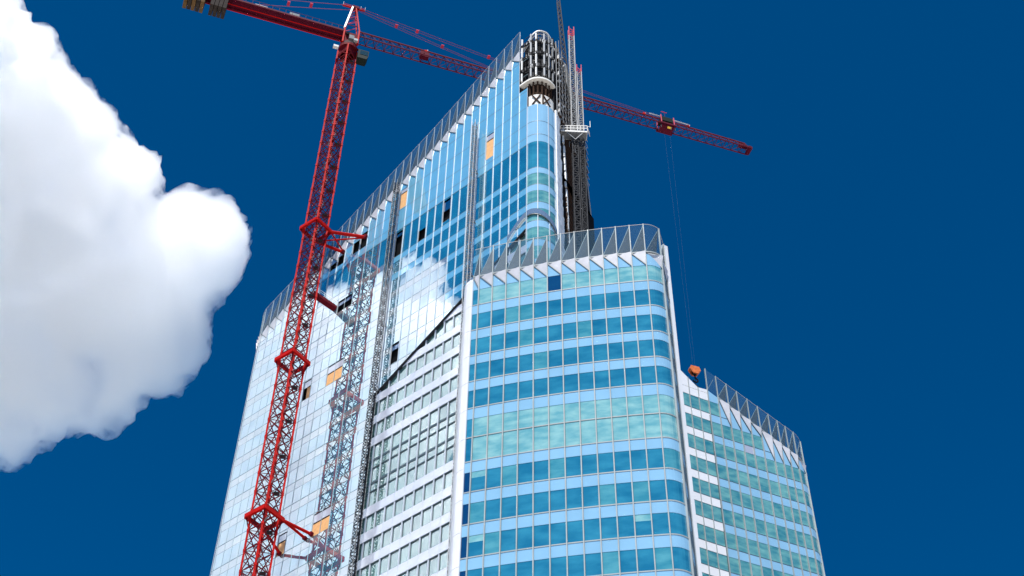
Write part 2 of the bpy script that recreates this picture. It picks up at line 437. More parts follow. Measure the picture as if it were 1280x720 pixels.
# openings in the mirror skin: (first station s, z of the sill, kind)
boards = []     # (s0, s1, z0, z1, kind)
def opening(sc, zc, kind, n=1, hgt=2.6, slot=1.0):
    i = min(range(len(stations)-1), key=lambda j: abs((stations[j]+stations[j+1])/2 - sc))
    boards.append((stations[i]+.04, stations[min(i+n, len(stations)-1)]-.04, zc, zc+hgt, kind, slot))
opening(13.6, 165.1, 'board', 1, 4.3, 1.5); opening(-3.2, 167.3, 'board', 1, 3.6, 1.2)
opening(-14.5, 137.4, 'board', 2, 2.1, 1.6); opening(-13.0, 110.6, 'board', 2, 2.0, 1.6)
opening(-18.8, 137.3, 'half', 1, 2.2, 1.5); opening(-19.4, 110.6, 'board', 1, 2.0, 1.4)
opening(-1.4, 133.6, 'dark', 1, 2.6, 1.2); opening(2.0, 156.3, 'dark', 1, 2.4, 0); opening(6.4, 157.0, 'dark', 1, 2.5, 2.4)
opening(-10.6, 163.9, 'dark', 1, 3.6, 0); opening(-12.2, 163.9, 'dark', 1, 2.6, 0); opening(-15.2, 163.4, 'dark', 1, 3.2, 0); opening(-17.4, 163.4, 'dark', 1, 3.0, 0)
opening(-13.8, 152.0, 'dark', 2, 1.5, 1.0); opening(-3.4, 156.3, 'dark', 1, 4.5, 1.0)
def punch(poly):
    """pieces of poly outside every opening"""
    pieces = [poly]
    for (a, b, c, d, kind, slot) in boards:
        nxt = []
        for p in pieces:
            lo = min(x for x, _ in p); hi = max(x for x, _ in p); zl = min(y for _, y in p); zh = max(y for _, y in p)
            d2 = d + slot
            if hi <= a or lo >= b or zh <= c or zl >= d2: nxt.append(p); continue
            for q in (clip(p, 0, 1, c), clip(p, 0, -1, -d2), clip(clip(clip(p, 0, -1, -c), 0, 1, d2), 1, 0, a), clip(clip(clip(p, 0, -1, -c), 0, 1, d2), -1, 0, -b)):
                if len(q) > 2 and area(q) > .01: nxt.append(q)
        pieces = nxt
    return pieces
SB = -4.6                                  # left end of the set back skin
all_cols = list(zip(stations, stations[1:]))
for ci, (a, b) in enumerate(all_cols):
    top_lim = lambda p: clip(p, -(zb_l(b)-zb_l(a))/(b-a), 1, zb_l(a) - (zb_l(b)-zb_l(a))/(b-a)*a)
    step_col = b > 20
    for (zb, zt, kind) in up_rows + [r[:3] for r in lo_rows]:
        mw = M['win_wing']; ms = M['spandrel_cloud_pale'] if (b < 8 and zt < 150) or (b < SB and zt < 160) else M['spandrel_wing']  # lower left panels get the colour paled for the cloud reflection
        p = rect(a+.015, b-.015, zb+.03, zt-.03 if kind == 'sp' else zt)
        if step_col: p = clip(p, 0, 1, 176.2)
        else: p = top_lim(p)
        if len(p) < 3: continue
        # keep only what lies above the diagonal or left of the set back zone
        parts = [clip(p, 1, 0, SB)] + [clip(clip(p, -1, 0, -SB), SL, -1, -132.4)]
        for q in parts:
            if len(q) < 3: continue
            for q2 in punch(q):
                if kind == 'win': slab(windows_small, WL, q2, .0, mw, .05)
                else: slab(skin, WL, q2, .012, ms, .05)
for (zb, zt, kind, k) in lo_rows:
    for (a, b) in all_cols:
        if b < SB: continue
        lim = lambda p: clip(clip(p, -1, 0, -SB), -SL, 1, 132.4-.25)
        glassy = kind == 'sp' and k in (9, 10)
        if kind == 'win':
            q = lim(rect(a+.14, b-.14, zb+.08, zt-.06))
            if len(q) > 2: slab(windows_small, WL, q, -.42, M['win_wing_set_back'], .06)
            q = lim(rect(a, b, zt-.06, zt+.04))
            if not glassy and len(q) > 2: slab(skin_in, WL, q, -.30, M['joint'], .1)
        elif k in (10, 11):
            q = lim(rect(a+.14, b-.14, zb+.08, zt-.10))
            if len(q) > 2: slab(windows_small, WL, q, -.42, M['win_wing_set_back'], .06)
            for zz, hh in ((zb, .09), (zt, .16)):
                q = lim(rect(a, b, zz-hh, zz+hh))
                if len(q) > 2: slab(skin_in, WL, q, -.34, M['joint'], .1)
        else:
            q = lim(rect(a+.01, b-.01, zb, zt))
            if len(q) > 2: slab(skin_in, WL, q, -.22, M['spandrel_white'], .2)
            q = lim(rect(a, b, zt, zt+.07))
            if len(q) > 2: slab(skin_in, WL, q, -.26, M['joint'], .1)
skin.build('mirror_cladding', wing_o); skin_in.build('set_back_cladding', wing_o)
# floor joints of the mirror skin
for zs in [r[0] for r in up_rows] + [r[0] for r in lo_rows if r[2] == 'win']:
    p = clip(rect(WL.s[1], 21.2, zs-.07, zs+.03), -.55, 1, 193-.55*19.6-6.0)
    for q in ([clip(p, 1, 0, SB), clip(clip(p, -1, 0, -SB), SL, -1, -132.4)] if len(p) > 2 else []):
        if len(q) > 2: 
            for q2 in punch(q): slab(jl, WL, q2, .018, M['joint_line'], .05)
jl.build('floor_joint', wing_o)
# the edge of the outer skin along the diagonal
de = MB(); de.prism([WL.at(SB, diag(SB), .0), WL.at(21.2, diag(21.2), .0), WL.at(21.2, diag(21.2)-.12, .0), WL.at(SB, diag(SB)-.12, .0)],
                    [WL.at(SB, diag(SB), -.5), WL.at(21.2, diag(21.2), -.5), WL.at(21.2, diag(21.2)-.12, -.5), WL.at(SB, diag(SB)-.12, -.5)], M['steel_dark'])
de.build('skin_edge', wing_o)
ml = MB()
for s_ in stations:
    top = min(zt_l(s_), 176.2 if s_ > 20 else 999)
    ink = s_ > SB and diag(s_) > 0
    if ink:
        upright(ml, WL, s_ if s_ < 21.19 else 21.19, 0, diag(s_)-.05, .17, .14, M['fin_white'], -.40)
        upright(ml, WL, s_ if s_ < 21.19 else 21.19, diag(s_)-.05, top, .055, .10, M['fin_white'], .0)
    else:
        # slim joint cover low on the wing, the projecting fin only near the crown
        upright(ml, WL, s_, 0, zb_l(s_)-7, .06, .035, M['joint_grey'], .0)
        upright(ml, WL, s_, zb_l(s_)-7, top, .055, .10, M['fin_white'], .0)
for s_ in (WL.s[1], WL.s[3]):
    upright(ml, WL, s_, 0, zt_l(s_), .06, .06, M['mullion'], .0)
ml.build('mullion', wing_o)
# curved left end
le = MB()
for zs in [r[0] for r in lo_rows if r[2] == 'win'] + [156.3]:
    slab(le, WL, rect(WL.s[0], s_first-.03, zs+.03, min(zs+3.78, zb_l(s_first))), .012, M['spandrel_cloud_pale'], .05)
le.build('end_cladding', wing_o)
# openings
for (a, b, c, d, kind, slot) in boards:
    o = MB()
    if kind in ('board', 'half'):
        x0 = a if kind == 'board' else (a+b)/2
        slab(o, WL, rect(x0, b, c, d), -.06, M['board'], .05)
        if (b-a) > 2: slab(o, WL, rect((a+b)/2-.03, (a+b)/2+.03, c, d), -.03, M['mullion'], .04)
    if slot > .3 and kind != 'dark':
        slab(o, WL, rect(a, b, d+.25, d+slot-.15), -.05, M['spandrel_white'], .05)
    if kind == 'dark':
        slab(o, WL, rect(a, b, c, c+.12), -.05, M['steel'], .3)
        if slot > .3: slab(o, WL, rect(a, b, d+.1, d+slot-.3), -.12, M['win_bay_deep'], .05)
    slab(o, WL, rect(a-.02, a+.03, c, d+slot), -.01, M['steel_pale'], .1)
    if o.f: o.build('boarded_opening' if kind != 'dark' else 'open_bay', wing_o)
# crown of the long wing
rowz = [r[0] for r in up_rows] + [192.6] 
for (a, b) in all_cols:
    if b > 20: continue
    bl, br = zb_l(a), zb_l(b)
    z0 = max([z_ for z_ in [152.6] + rowz if z_ < bl-.5] or [bl-2])
    z0 = bl - 1.9
    crown_bay(WL, a, b, bl, br, zt_l(a), zt_l(b), z0, br-2.6, wing_o, M['soffit'], M['spandrel_wing'] if b > SB-8 else M['spandrel_cloud_pale'], M['mesh_panel_dark'], inset=.10)
for (a, b) in zip(WL.s[1:6], WL.s[2:7]):
    crown_bay(WL, a, b, zb_l(a), zb_l(b), zt_l(a), zt_l(b), zb_l(a)-1.5, zb_l(b)-1.5, wing_o, M['soffit'], M['spandrel_cloud_pale'], M['mesh_panel_dark'], inset=.3)

# --- rounded spine ----------------------------------------------------------------
B1 = Vector((nose[-1].x, nose[-1].y, 0)); dS = azv(20)
nS = Vector((dS.y, -dS.x, 0))
SW = lambda t, z, o=0.: Vector((B1.x, B1.y, z)) + dS*t + nS*o
sp = MB()
inner = [WN.at(x, 0, -.35) for x in WN.s]
bk = [SW(18.0, 0, -.4), SW(18.0, 0, -.4) - dL*14, LF(21.2, 0, -15)]
footN = inner + bk
sp.prism([Vector((p.x, p.y, 0)) for p in footN], [Vector((p.x, p.y, 160)) for p in footN], M['core'])
in2 = [WN.at(x, 0, -.9) for x in WN.s]; foot2 = in2 + [SW(9, 0, -.9), SW(9, 0, -6), LF(21.2, 0, -8)]
sp.prism([Vector((p.x, p.y, 159)) for p in foot2], [Vector((p.x, p.y, 184)) for p in foot2], M['core'])
spine_o = sp.build('rounded_spine', tower)
ng = MB(); nwin = MB(); nm = MB()
s0n, s1n = WN.s[0], WN.s[-1]
ks = [WN.s[0], WN.s[4], WN.s[8], WN.s[12]]
ztopN = 171.3
nrows = [(156.3, 162.25, 'win'), (162.25, 163.96, 'sp'), (163.96, 167.1, 'sp'), (167.1, 171.25, 'sp')] + [r[:3] for r in lo_rows]
for (zb, zt, kind) in nrows:
    for a, b in zip(ks, ks[1:]):
        if kind == 'win':
            tgt = MB() if zb > 136 else nwin
            slab(tgt, WN, rect(a+.05, b-.05, zb+.04, zt), .0, M['win_side'] if zb < 156 else M['win_bay'], .05)
            if tgt is not nwin: tgt.build('window', spine_o)
        else: slab(ng, WN, rect(a+.01, b-.01, zb+.03, zt-.02), .02, M['spandrel_blue'], .06)
for zs in [r[0] for r in nrows if r[2] == 'win'] + [163.96, 167.1]:
    slab(ng, WN, rect(s0n, s1n, zs-.03, zs+.03), .04, M['joint'], .05)
# arched hood where the outer skin ends
NA = 28
def arch(u): return 143.4 + 2.9*math.sin(math.pi*u)
hood = MB()
for k in range(NA):
    u0, u1 = k/NA, (k+1)/NA
    x0, x1 = s0n-3.2+(s1n-s0n+3.0)*u0, s0n-3.2+(s1n-s0n+3.0)*u1
    for (x, y, za, zb2) in ((x0, x1, arch(u0), arch(u1)),):
        Wx = WN if x >= s0n-1e-6 else WL
        if y <= s0n: slab(hood, WL, [(x, za), (y, zb2), (y, zb2+1.0), (x, za+1.0)], .22, M['spandrel_cloud_pale'], .2)
        elif x >= s0n: slab(hood, WN, [(x, za), (y, zb2), (y, zb2+1.0), (x, za+1.0)], .22, M['spandrel_cloud_pale'], .2)
        if x >= s0n: slab(hood, WN, [(x, za-.14), (y, zb2-.14), (y, zb2), (x, za)], .20, M['joint'], .1)
hood.build('arched_hood', spine_o)
ng.build('curved_cladding', spine_o); slab(nwin, WN, rect(s0n, s1n, 0, 171), -.1, M['core'], .1); nwin.build('curved_glazing', spine_o)
for s_ in ks: upright(nm, WN, min(max(s_, s0n+1e-4), s1n-1e-4), 0, ztopN, .10, .13, M['fin_white'], .0)
nm.build('mullion', spine_o)
# raw concrete storey with cross braces above the glass
WC = Wall([LF(19.8, 0).xy[:], LF(20.5, 0).xy[:], LF(21.2, 0).xy[:]] + [(p.x, p.y) for p in nose], 19.8)
WG, WN = WN, WC; NG, NS = NS, NS+2
ct = MB()
def ring(mb, z0, z1, o0, o1, m, a=None, b=None):
    xs = WN.s
    for i in range(len(xs)-1):
        A = [WN.at(xs[i], z0, o0, i), WN.at(xs[i+1], z0, o0, i), WN.at(xs[i+1], z1, o0, i), WN.at(xs[i], z1, o0, i)]
        B = [WN.at(xs[i], z0, o1, i), WN.at(xs[i+1], z0, o1, i), WN.at(xs[i+1], z1, o1, i), WN.at(xs[i], z1, o1, i)]
        mb.prism(A, B, m)
ring(ct, 171.3, 173.7, -.12, -.4, M['concrete_white'])
ring(ct, 173.6, 173.85, -.1, -.9, M['concrete_white'])
ring(ct, 173.85, 177.6, -.85, -1.0, M['brown'])
for i in (0, 2, 4, 6, 8, 10, 12, 14):
    x = WN.s[i]; ii = min(i, NS-1)
    if i in (2, 8): ct.bar(WN.at(x, 171.3, -.05, ii), WN.at(x, 173.7, -.05, ii), .2, M['brown'])
    ct.bar(WN.at(x, 173.8, -.6, ii), WN.at(x, 177.6, -.4, ii), .22, M['brown'])
for i in (4, 8):
    a, b = WN.s[i], WN.s[i+3]
    ct.bar(WN.at(a, 171.4, .0, i), WN.at(b, 173.6, .0, i+2), .16, M['brown']); ct.bar(WN.at(a, 173.6, .05, i), WN.at(b, 171.4, .05, i+2), .16, M['brown'])
ct.build('concrete_storey', spine_o)
rb = MB(); ring(rb, 177.6, 177.95, .22, -1.2, M['concrete_white']); rb.build('ring_beam', spine_o)
sf = MB()     # steel frame above the ring
rnd = random.Random(11)
ftop = lambda i: 187.0 + 4.0*math.sin(min(1, i/7)*math.pi/2) - .35*max(0, i-10)
ring(sf, 178.1, 189.9, -.95, -1.15, M['black'])
for zc in [178.9+1.05*k for k in range(12)]:
    for i in range(NS):
        if rnd.random() < .9:
            sf.bar(WN.at(WN.s[i], zc, -.25, i), WN.at(WN.s[i+1], zc, -.25, i), .07, rnd.choice([M['steel_dark'], M['black'], M['steel_dark'], M['steel']]))
for zc in (181.2, 184.6, 188.0):
    for i in range(NS):
        sf.bar(WN.at(WN.s[i], zc, -.05, i), WN.at(WN.s[i+1], zc, -.05, i), .13, M['steel_dark'], .12)
        for _ in range(3):
            x = WN.s[i] + rnd.random()*(WN.s[i+1]-WN.s[i])
            sf.bar(WN.at(x, zc-.45+rnd.random()*.3, .12, i), WN.at(x, zc+.1+rnd.random()*.4, .16, i), .16, rnd.choice([M['steel_pale'], M['steel_dark'], M['black'], M['black']]))
for i in range(NS+1):
    x = WN.s[i]; ii = min(i, NS-1)
    zt = ftop(i)
    sf.bar(WN.at(x, 178.1, -.3, ii), WN.at(x, zt, -.3, ii), .14, M['black'] if i % 2 else M['steel_dark'])
for j, i in enumerate((1, 4, 6, 9, 11, 13)):
    x = (WN.s[i]+WN.s[i-1])/2
    for z0, z1 in ((178.6, 180.6), (181.6, 184.1), (185.0, 187.6), (188.3, 190.0)):
        sf.tube(WN.at(x, z0, .12, i-1), WN.at(x, z1, .12, i-1), .15, M['white_paint'] if (j in (2, 0)) else (M['steel_pale'] if j in (1, 3) else M['steel']), 8)
for i in range(NS):
    z0 = ftop(i); z1 = ftop(i+1)
    sf.bar(WN.at(WN.s[i], z0, -.1, i), WN.at(WN.s[i+1], z1, -.1, i), .22, M['white_paint'], .18)
    sf.bar(WN.at(WN.s[i], z0-.9, -.1, i), WN.at(WN.s[i+1], z1-.9, -.1, i), .07, M['steel_pale'])
sf.build('steel_frame', spine_o)
# flank of the spine, still under scaffold
ROOFS = [(0, 191.5), (3.2, 189.3), (6.3, 186.6), (9.5, 184.4), (11.9, 183.3), (14.0, 184), (15.9, 176), (18.06, 164.6), (18.1, 0)]
WN = WG; NS = NG
fl = MB()
fl.prism([SW(0,0)] + [SW(18.1,0)] + [SW(t, z_) for t, z_ in ROOFS[::-1][1:]], [SW(0,0,-.5)] + [SW(18.1,0,-.5)] + [SW(t, z_, -.5) for t, z_ in ROOFS[::-1][1:]], M['black'])  # near-black base puts the shade of this flank into its colour
fl.build('scaffolded_flank', spine_o)
sc = MB()
for z_ in [140+1.15*k for k in range(28)]:      # brown board column, stacked trays
    sc.prism([SW(4.3, z_, .25), SW(7.6, z_, .25), SW(7.6, z_+.75, .25), SW(4.3, z_+.75, .25)], [SW(4.3, z_, .02), SW(7.6, z_, .02), SW(7.6, z_+.75, .02), SW(4.3, z_+.75, .02)], M['brown'])
sc.build('shuttering_board', spine_o)
wr = MB(); wr2 = MB(); rnd = random.Random(5)
zz = 100.
while zz < 171:
    h_ = 1.2 + rnd.random()*1.6; t1 = 2.3+rnd.random()*.5 - max(0, zz-150)*.05
    wr.prism([SW(.05, zz, .25), SW(t1, zz, .25), SW(t1+.1*rnd.random(), zz+h_-.05, .3), SW(.05, zz+h_-.05, .25)], [SW(.05, zz, .03), SW(t1, zz, .03), SW(t1, zz+h_-.05, .03), SW(.05, zz+h_-.05, .03)], M['white_wrap'])
    if zz > 130:
        t2 = 3.1+rnd.random()*.3 + (170-zz)*.07
        wr2.prism([SW(t2, zz, .3), SW(t2+.45, zz, .3), SW(t2+.4, zz+h_*.9, .3), SW(t2, zz+h_*.9, .3)], [SW(t2, zz, .1), SW(t2+.45, zz, .1), SW(t2+.4, zz+h_*.9, .1), SW(t2, zz+h_*.9, .1)], M['white_wrap'])
    zz += h_
wr.build('protective_sheeting', spine_o); wr2.build('protective_sheeting', spine_o)
ed = MB()
ed.bar(SW(14, 184, .1), SW(15.9, 176, .1), .16, M['steel_pale']); ed.bar(SW(15.9, 176, .1), SW(18.05, 164.6, .1), .16, M['steel_pale']); ed.bar(SW(18.05, 164.6, .1), SW(18.05, 100, .1), .16, M['steel_pale'])
ed.bar(SW(.6, 191, .1), SW(3.2, 189.3, .1), .25, M['concrete']); ed.bar(SW(3.2, 189.2, .1), SW(9.5, 184.3, .1), .5, M['concrete'])
for k in range(5): ed.prism([SW(3.4+1.2*k, 188.6-.95*k, .95), SW(4.5+1.2*k, 187.7-.95*k, .95), SW(4.5+1.2*k, 182.7-.95*k, .95), SW(3.4+1.2*k, 183.6-.95*k, .95)], [SW(3.4+1.2*k, 188.6-.95*k, .9), SW(4.5+1.2*k, 187.7-.95*k, .9), SW(4.5+1.2*k, 182.7-.95*k, .9), SW(3.4+1.2*k, 183.6-.95*k, .9)], M['concrete'])
ed.build('roof_edge', spine_o)
sd = MB(); rnd = random.Random(9)
for k in range(10):
    t_ = .4+1.45*k
    ztop_ = next(za+(zb-za)*(t_-a)/(b-a) for (a, za), (b, zb) in zip(ROOFS, ROOFS[1:]) if t_ <= b)
    sd.tube(SW(t_, 171, .75), SW(t_, ztop_-.3, .75), .06, M['steel'], 6); sd.tube(SW(t_, 171, .3), SW(t_, ztop_-.3, .3), .05, M['steel_pale'], 6)
    for z_ in [172+1.6*j for j in range(11)]:
        if z_ < ztop_-.6:
            sd.bar(SW(t_, z_, .75), SW(t_+1.45, z_, .75), .05, M['steel_pale']); sd.bar(SW(t_, z_, .3), SW(t_, z_, .8), .05, M['steel'])
            if rnd.random() < .7: sd.bar(SW(t_+rnd.random()*.6, z_+.1, .5), SW(t_+rnd.random()*.8+.3, z_+1.2, .6), .13+.2*rnd.random(), rnd.choice([M['steel_pale'], M['steel_dark'], M['white_paint'], M['brown'], M['steel']]))
            if rnd.random() < .5: sd.box(SW(t_+.7, z_, .5), (.9, .4, .08), M['brown'], R(70))
sd.build('scaffold', spine_o)

# --- side wing --------------------------------------------------------------------
PR = Vector((28.505, 143.19, 0)); dR_ = Vector((.92186, .38752, 0)); nR = Vector((dR_.y, -dR_.x, 0))
RW = lambda s, z, o=0.: Vector((PR.x, PR.y, z)) + dR_*s + nR*o
mR = [-1.30+1.58*k for k in range(7)] + [9.55, 10.74, 11.93]
qa = Vector(RW(11.93, 0).xy); rp = []
for k in range(5):
    a = R(64-(k+.5)*64/5); qa = qa + .50*Vector((math.sin(a), math.cos(a))); rp.append(qa.copy())
back_r = rp[-1] + 10*Vector((math.sin(R(-10)), math.cos(R(-10))))
# the white strip bends away a little
w0 = Vector(RW(-1.30, 0).xy); wpts = []
q = w0.copy()
for k in range(3):
    a = R(66-1.2*k); q = q - 1.5*Vector((math.sin(a), math.cos(a))); wpts.append(q.copy())
WRp = [wpts[2], wpts[1], wpts[0], w0, Vector(RW(11.93, 0).xy)] + rp + [back_r]
WR = Wall([(p.x, p.y) for p in WRp], -1.30-4.5)
assert abs(WR.s[3]+1.30) < 1e-4
zt_r = lambda s: 142.15 - .53*s if s > -1.31 else 137.4-.85*(s+1.3)
zb_r = lambda s: 138.1 - .56*s if s > -1.31 else 137.4-.85*(s+1.3)
sw = MB(); ssr = [WR.s[0], -1.30] + [2, 6, 11.93]
bkn = -14
for a, b in zip(ssr, ssr[1:]):
    fa, fb = WR.at(a+1e-5, 0, -.3), WR.at(b-1e-5, 0, -.3); ba, bb = fa+nR*bkn, fb+nR*bkn
    sw.prism([fa, fb, Vector((fb.x, fb.y, zb_r(b-1e-3)-.2)), Vector((fa.x, fa.y, zb_r(a+1e-3)-.2))], [ba, bb, Vector((bb.x, bb.y, zb_r(b-1e-3)-.2)), Vector((ba.x, ba.y, zb_r(a+1e-3)-.2))], M['core'])
tip = [WR.at(11.93, 0, -.3)] + [WR.at(x, 0, -.3) for x in WR.s[5:]] + [WR.at(11.93, 0, -.3)+nR*bkn]
sw.prism([Vector((p.x, p.y, 0)) for p in tip], [Vector((p.x, p.y, zb_r(13.5)-.3)) for p in tip], M['core'])
side_o = sw.build('side_wing', tower)
colsR = list(zip(mR, mR[1:])) + [(11.93, WR.s[7]), (WR.s[7], WR.s[9]), (WR.s[9], WR.s[10])]
colsW = [(WR.s[0], WR.s[1]), (WR.s[1], WR.s[2]), (WR.s[2], WR.s[3])]
rsill = [134.32-3.77*k for k in range(35) if 134.32-3.77*k > 3]
spr = MB(); spw = MB()
def rlim(p, a, b, d=0.):
    k = (zb_r(b-1e-3)-zb_r(a+1e-3))/(b-a); return clip(p, -k, 1, zb_r(a+1e-3)-k*a - d)
for ri, zs in enumerate(rsill):
    for (a, b) in colsR:
        ztp = min(zb_r(a+1e-3), zb_r(b-1e-3))
        if zs+2.42 < ztp-1.0:
            window(WR, rect(a+.05, b-.05, zs+.05, zs+2.42), 0, M['win_side'], side_o, False)
            if ri and rsill[ri-1]+2.42 < ztp-1.0: slab(spr, WR, rect(a, b, zs+2.42, zs+3.77), .03, M['spandrel_blue'] if (ri, round(a, 1)) != (2, 3.4) else M['spandrel_white'], .12)
        if zs+2.42 < ztp: slab(spr, WR, rect(a, b, zs-.04, zs+.05), .05, M['joint'], .08)
    for j, (a, b) in enumerate(colsW):
        window(WR, rect(a+.05, b-.05, zs+.05, zs+2.42), 0, M['win_side'], side_o, False)
        slab(spw, WR, rlim(rect(a, b, zs+2.42, zs+3.77), a, b) , .05, M['white_clad'], .14)
        slab(spw, WR, rect(a, b, zs-.04, zs+.05), .07, M['joint'], .08)
for (a, b) in colsW:
    slab(spw, WR, rlim(rect(a, b, 134.32+3.85, 143), a, b), .05, M['white_clad'], .14)
slab(spw, WR, rect(WR.s[0], WR.s[3]-.02, 0, 137), -.1, M['core'], .1)
spr.build('spandrel_cladding', side_o); spw.build('white_cladding', side_o)
mr = MB()
for x in mR + [WR.s[7], WR.s[9]]: upright(mr, WR, x, 0, zt_r(x+1e-3), .11, .20, M['mullion'], .0)
for x in (WR.s[1], WR.s[2]): upright(mr, WR, x, 0, zt_r(x), .09, .14, M['mullion'], .0)
upright(mr, WR, -1.40, 0, 134, .05, .05, M['joint'], .03)
mr.build('mullion', side_o)
for n_, (a, b) in enumerate(colsR[:-1]):
    bl, br = zb_r(a+1e-3), zb_r(b-1e-3)
    z0 = max(z_+2.42 for z_ in rsill if z_+2.42 < min(bl, br)-1.0)
    if n_ == 0:
        c = MB(); slab(c, WR, [(a, z0), (b, z0), (b, br), (a, bl)], .03, M['spandrel_blue'], .1); c.build('folded_panel', side_o)
        g = MB(); slab(g, WR, [(a+.06, bl+.1), (b-.06, br+.1), (b-.06, zt_r(b)), (a+.06, zt_r(a+1e-3))], .1, M['clear'], .02); g.bar(WR.at(a+.05, bl, 0), WR.at(b-.05, zt_r(b)-.2, -.4), .05, M['mullion']); g.build('parapet_glass_pane', side_o)
    else:
        crown_bay(WR, a, b, bl, br, zt_r(a+1e-3), zt_r(b-1e-3), z0, z0, side_o, M['soffit'], M['spandrel_blue'], M['mesh_panel'], inset=.6)
wsm = windows_small.build('window', tower); wsm['kind'] = 'stuff'
wsm['label'] = 'remaining window panes of the tower'

# ------------------------------------------------------------------ tower crane
MX, MY = -29.92, 138.81
crane = thing('tower_crane', 'red lattice tower crane with long jib tied to the mirror facade', 'tower crane', (MX, MY, 0))
hd = 1.70; corner = [Vector((MX, MY, 0)) + azv(172+90*k)*hd for k in range(4)]
def up(p, z_): return Vector((p.x, p.y, z_))
mast = MB(); TOPM = 216.6
for c in corner: mast.bar(up(c, 0), up(c, TOPM), .24, M['red'], up=azv(172))
sec = 3.05; nz = int(TOPM/sec)
for k in range(nz):
    z0, z1 = k*sec, (k+1)*sec; zm = (z0+z1)/2
    for f in range(4):
        a, b = corner[f], corner[(f+1) % 4]
        mast.bar(up(a, z0), up(b, z0), .11, M['red_dark']); mast.bar(up(a, zm), up(b, zm), .08, M['red_dark'])
        mast.bar(up(a, z0), up(b, z1), .10, M['red_dark']); mast.bar(up(b, z0), up(a, z1), .10, M['red_dark'])
        mast.box(up(a, z0), (.34, .34, .3), M['red'], R(8))
    a, b = corner[0], corner[2]
    mast.bar(up(corner[1], z0), up(corner[3], z0), .07, M['red_dark'])
mast.build('mast', crane)
la = MB()     # ladders and landings inside the mast
cx = Vector((MX, MY, 0))
for k in range(nz):
    z0 = k*sec; s_ = 1 if k % 2 else -1
    p = cx + azv(82)*.55*s_; q = cx - azv(82)*.55*s_
    for o in (-.2, .2): la.bar(up(p, z0)+azv(172)*o, up(q, z0+sec)+azv(172)*o, .05, M['steel'])
    for j in range(7):
        t = j/7; la.bar(up(p.lerp(q, t), z0+sec*t)-azv(172)*.2, up(p.lerp(q, t), z0+sec*t)+azv(172)*.2, .04, M['steel_pale'])
    if k % 2 == 0: la.box(up(cx, z0)+azv(82)*.9, (.8, .8, .05), M['steel_dark'], R(8))
la.build('ladder', crane)
for zc in (167.2, 139.0, 111.9):
    co = MB(); oc = [Vector((MX, MY, 0)) + azv(172+90*k)*2.35 for k in range(4)]
    for f in range(4):
        a, b = oc[f], oc[(f+1) % 4]
        co.bar(up(a, zc), up(b, zc), .34, M['red'], .55)
        co.bar(up(corner[f], zc-.2), up(a, zc), .3, M['red'], .3)
        co.bar(up(oc[f].lerp(corner[f], .3), zc-.3), up(corner[f], zc-1.9), .16, M['red_dark'])
    co.build('collar', crane)
def brace(ends, zc, r=.17):
    for (c_, s_, zz_, rr) in ends:
        b_ = MB(); p = oc_at(c_, zc); q = LF(s_, zz_, .1)
        b_.tube(p, q, rr, M['red'], 8); b_.tube(q+nL*.35, q, rr*1.6, M['red_dark'], 8)
        b_.build('tie_brace', crane)
def oc_at(c_, zc): v = Vector((MX, MY, 0)) + azv(172+90*c_)*2.25; v.z = zc; return v
# corner indices: 0 towards the camera, 1 left, 2 back, 3 right
brace([(3, -10.4, 165.9, .26), (3, -15.1, 165.9, .12), (2, -15.15, 165.9, .24), (2, -10.6, 165.9, .12)], 167.2)
brace([(3, -12.9, 110.9, .2), (3, -14.0, 110.8, .18), (2, -18.5, 110.6, .2)], 111.9)
gw = MB()     # walkway beam from mast to facade
p = Vector((MX, MY, 153.6)) + azv(60)*1.3; q = LF(-15.2, 153.4, .05)
gw.bar(p, q, .9, M['red_dark'], .55)
for o in (-.45, .45):
    sdv = (q-p).cross(Vector((0,0,1))).normalized()*o
    gw.bar(p+sdv+Vector((0,0,1.1)), q+sdv+Vector((0,0,1.1)), .05, M['white_paint']); gw.bar(p+sdv+Vector((0,0,.7)), q+sdv+Vector((0,0,.7)), .04, M['white_paint'])
    for k in range(6): t = k/5; gw.bar(p.lerp(q, t)+sdv+Vector((0,0,.2)), p.lerp(q, t)+sdv+Vector((0,0,1.1)), .04, M['white_paint'])
gw.build('gangway', crane)
J = azv(72.4); Jn = Vector((J.y, -J.x, 0))
JP = lambda L, z_, o=0.: Vector((MX, MY, z_)) + J*L + Jn*o
sl = MB()
for f in range(4):
    a, b = corner[f], corner[(f+1) % 4]
    sl.prism([up(a, 214.8), up(b, 214.8), up(b, 216.6), up(a, 216.6)], [up(a*.92+cx*.08, 214.8), up(b*.92+cx*.08, 214.8), up(b*.92+cx*.08, 216.6), up(a*.92+cx*.08, 216.6)], M['red_dark'])
sl.tube((MX, MY, 216.6), (MX, MY, 217.3), 1.7, M['red_dark'], 20); sl.tube((MX, MY, 217.3), (MX, MY, 218.0), 1.5, M['steel_dark'], 20)
sl.prism([JP(-1.2, 218, -1), JP(1.3, 218, -1), JP(1.3, 218, 1), JP(-1.2, 218, 1)], [JP(-1.2, 221.4, -.9), JP(1.2, 221.4, -.9), JP(1.2, 221.4, .9), JP(-1.2, 221.4, .9)], M['red_dark'])
for L_ in (-1.3, 1.35):
    for o in (-1.05, 1.05): sl.bar(JP(L_, 217.8, o), JP(L_, 222.4, o), .28, M['red'])
sl.box(JP(.1, 219.2, 1.3), (.9, .6, 1.1), M['steel'], R(17.6)); sl.box(JP(.9, 218.5, 1.5), (.7, .5, .6), M['steel_pale'], R(17.6)); sl.box(JP(-.7, 220.4, 1.25), (.6, .4, .6), M['black'], R(17.6))
sl.box(JP(-2.3, 215.6, 1.0), (.9, .6, .5), M['white_paint'], R(17.6))
sl.build('slewing_unit', crane)
cb = MB(); cc = JP(2.6, 214.6, .9)
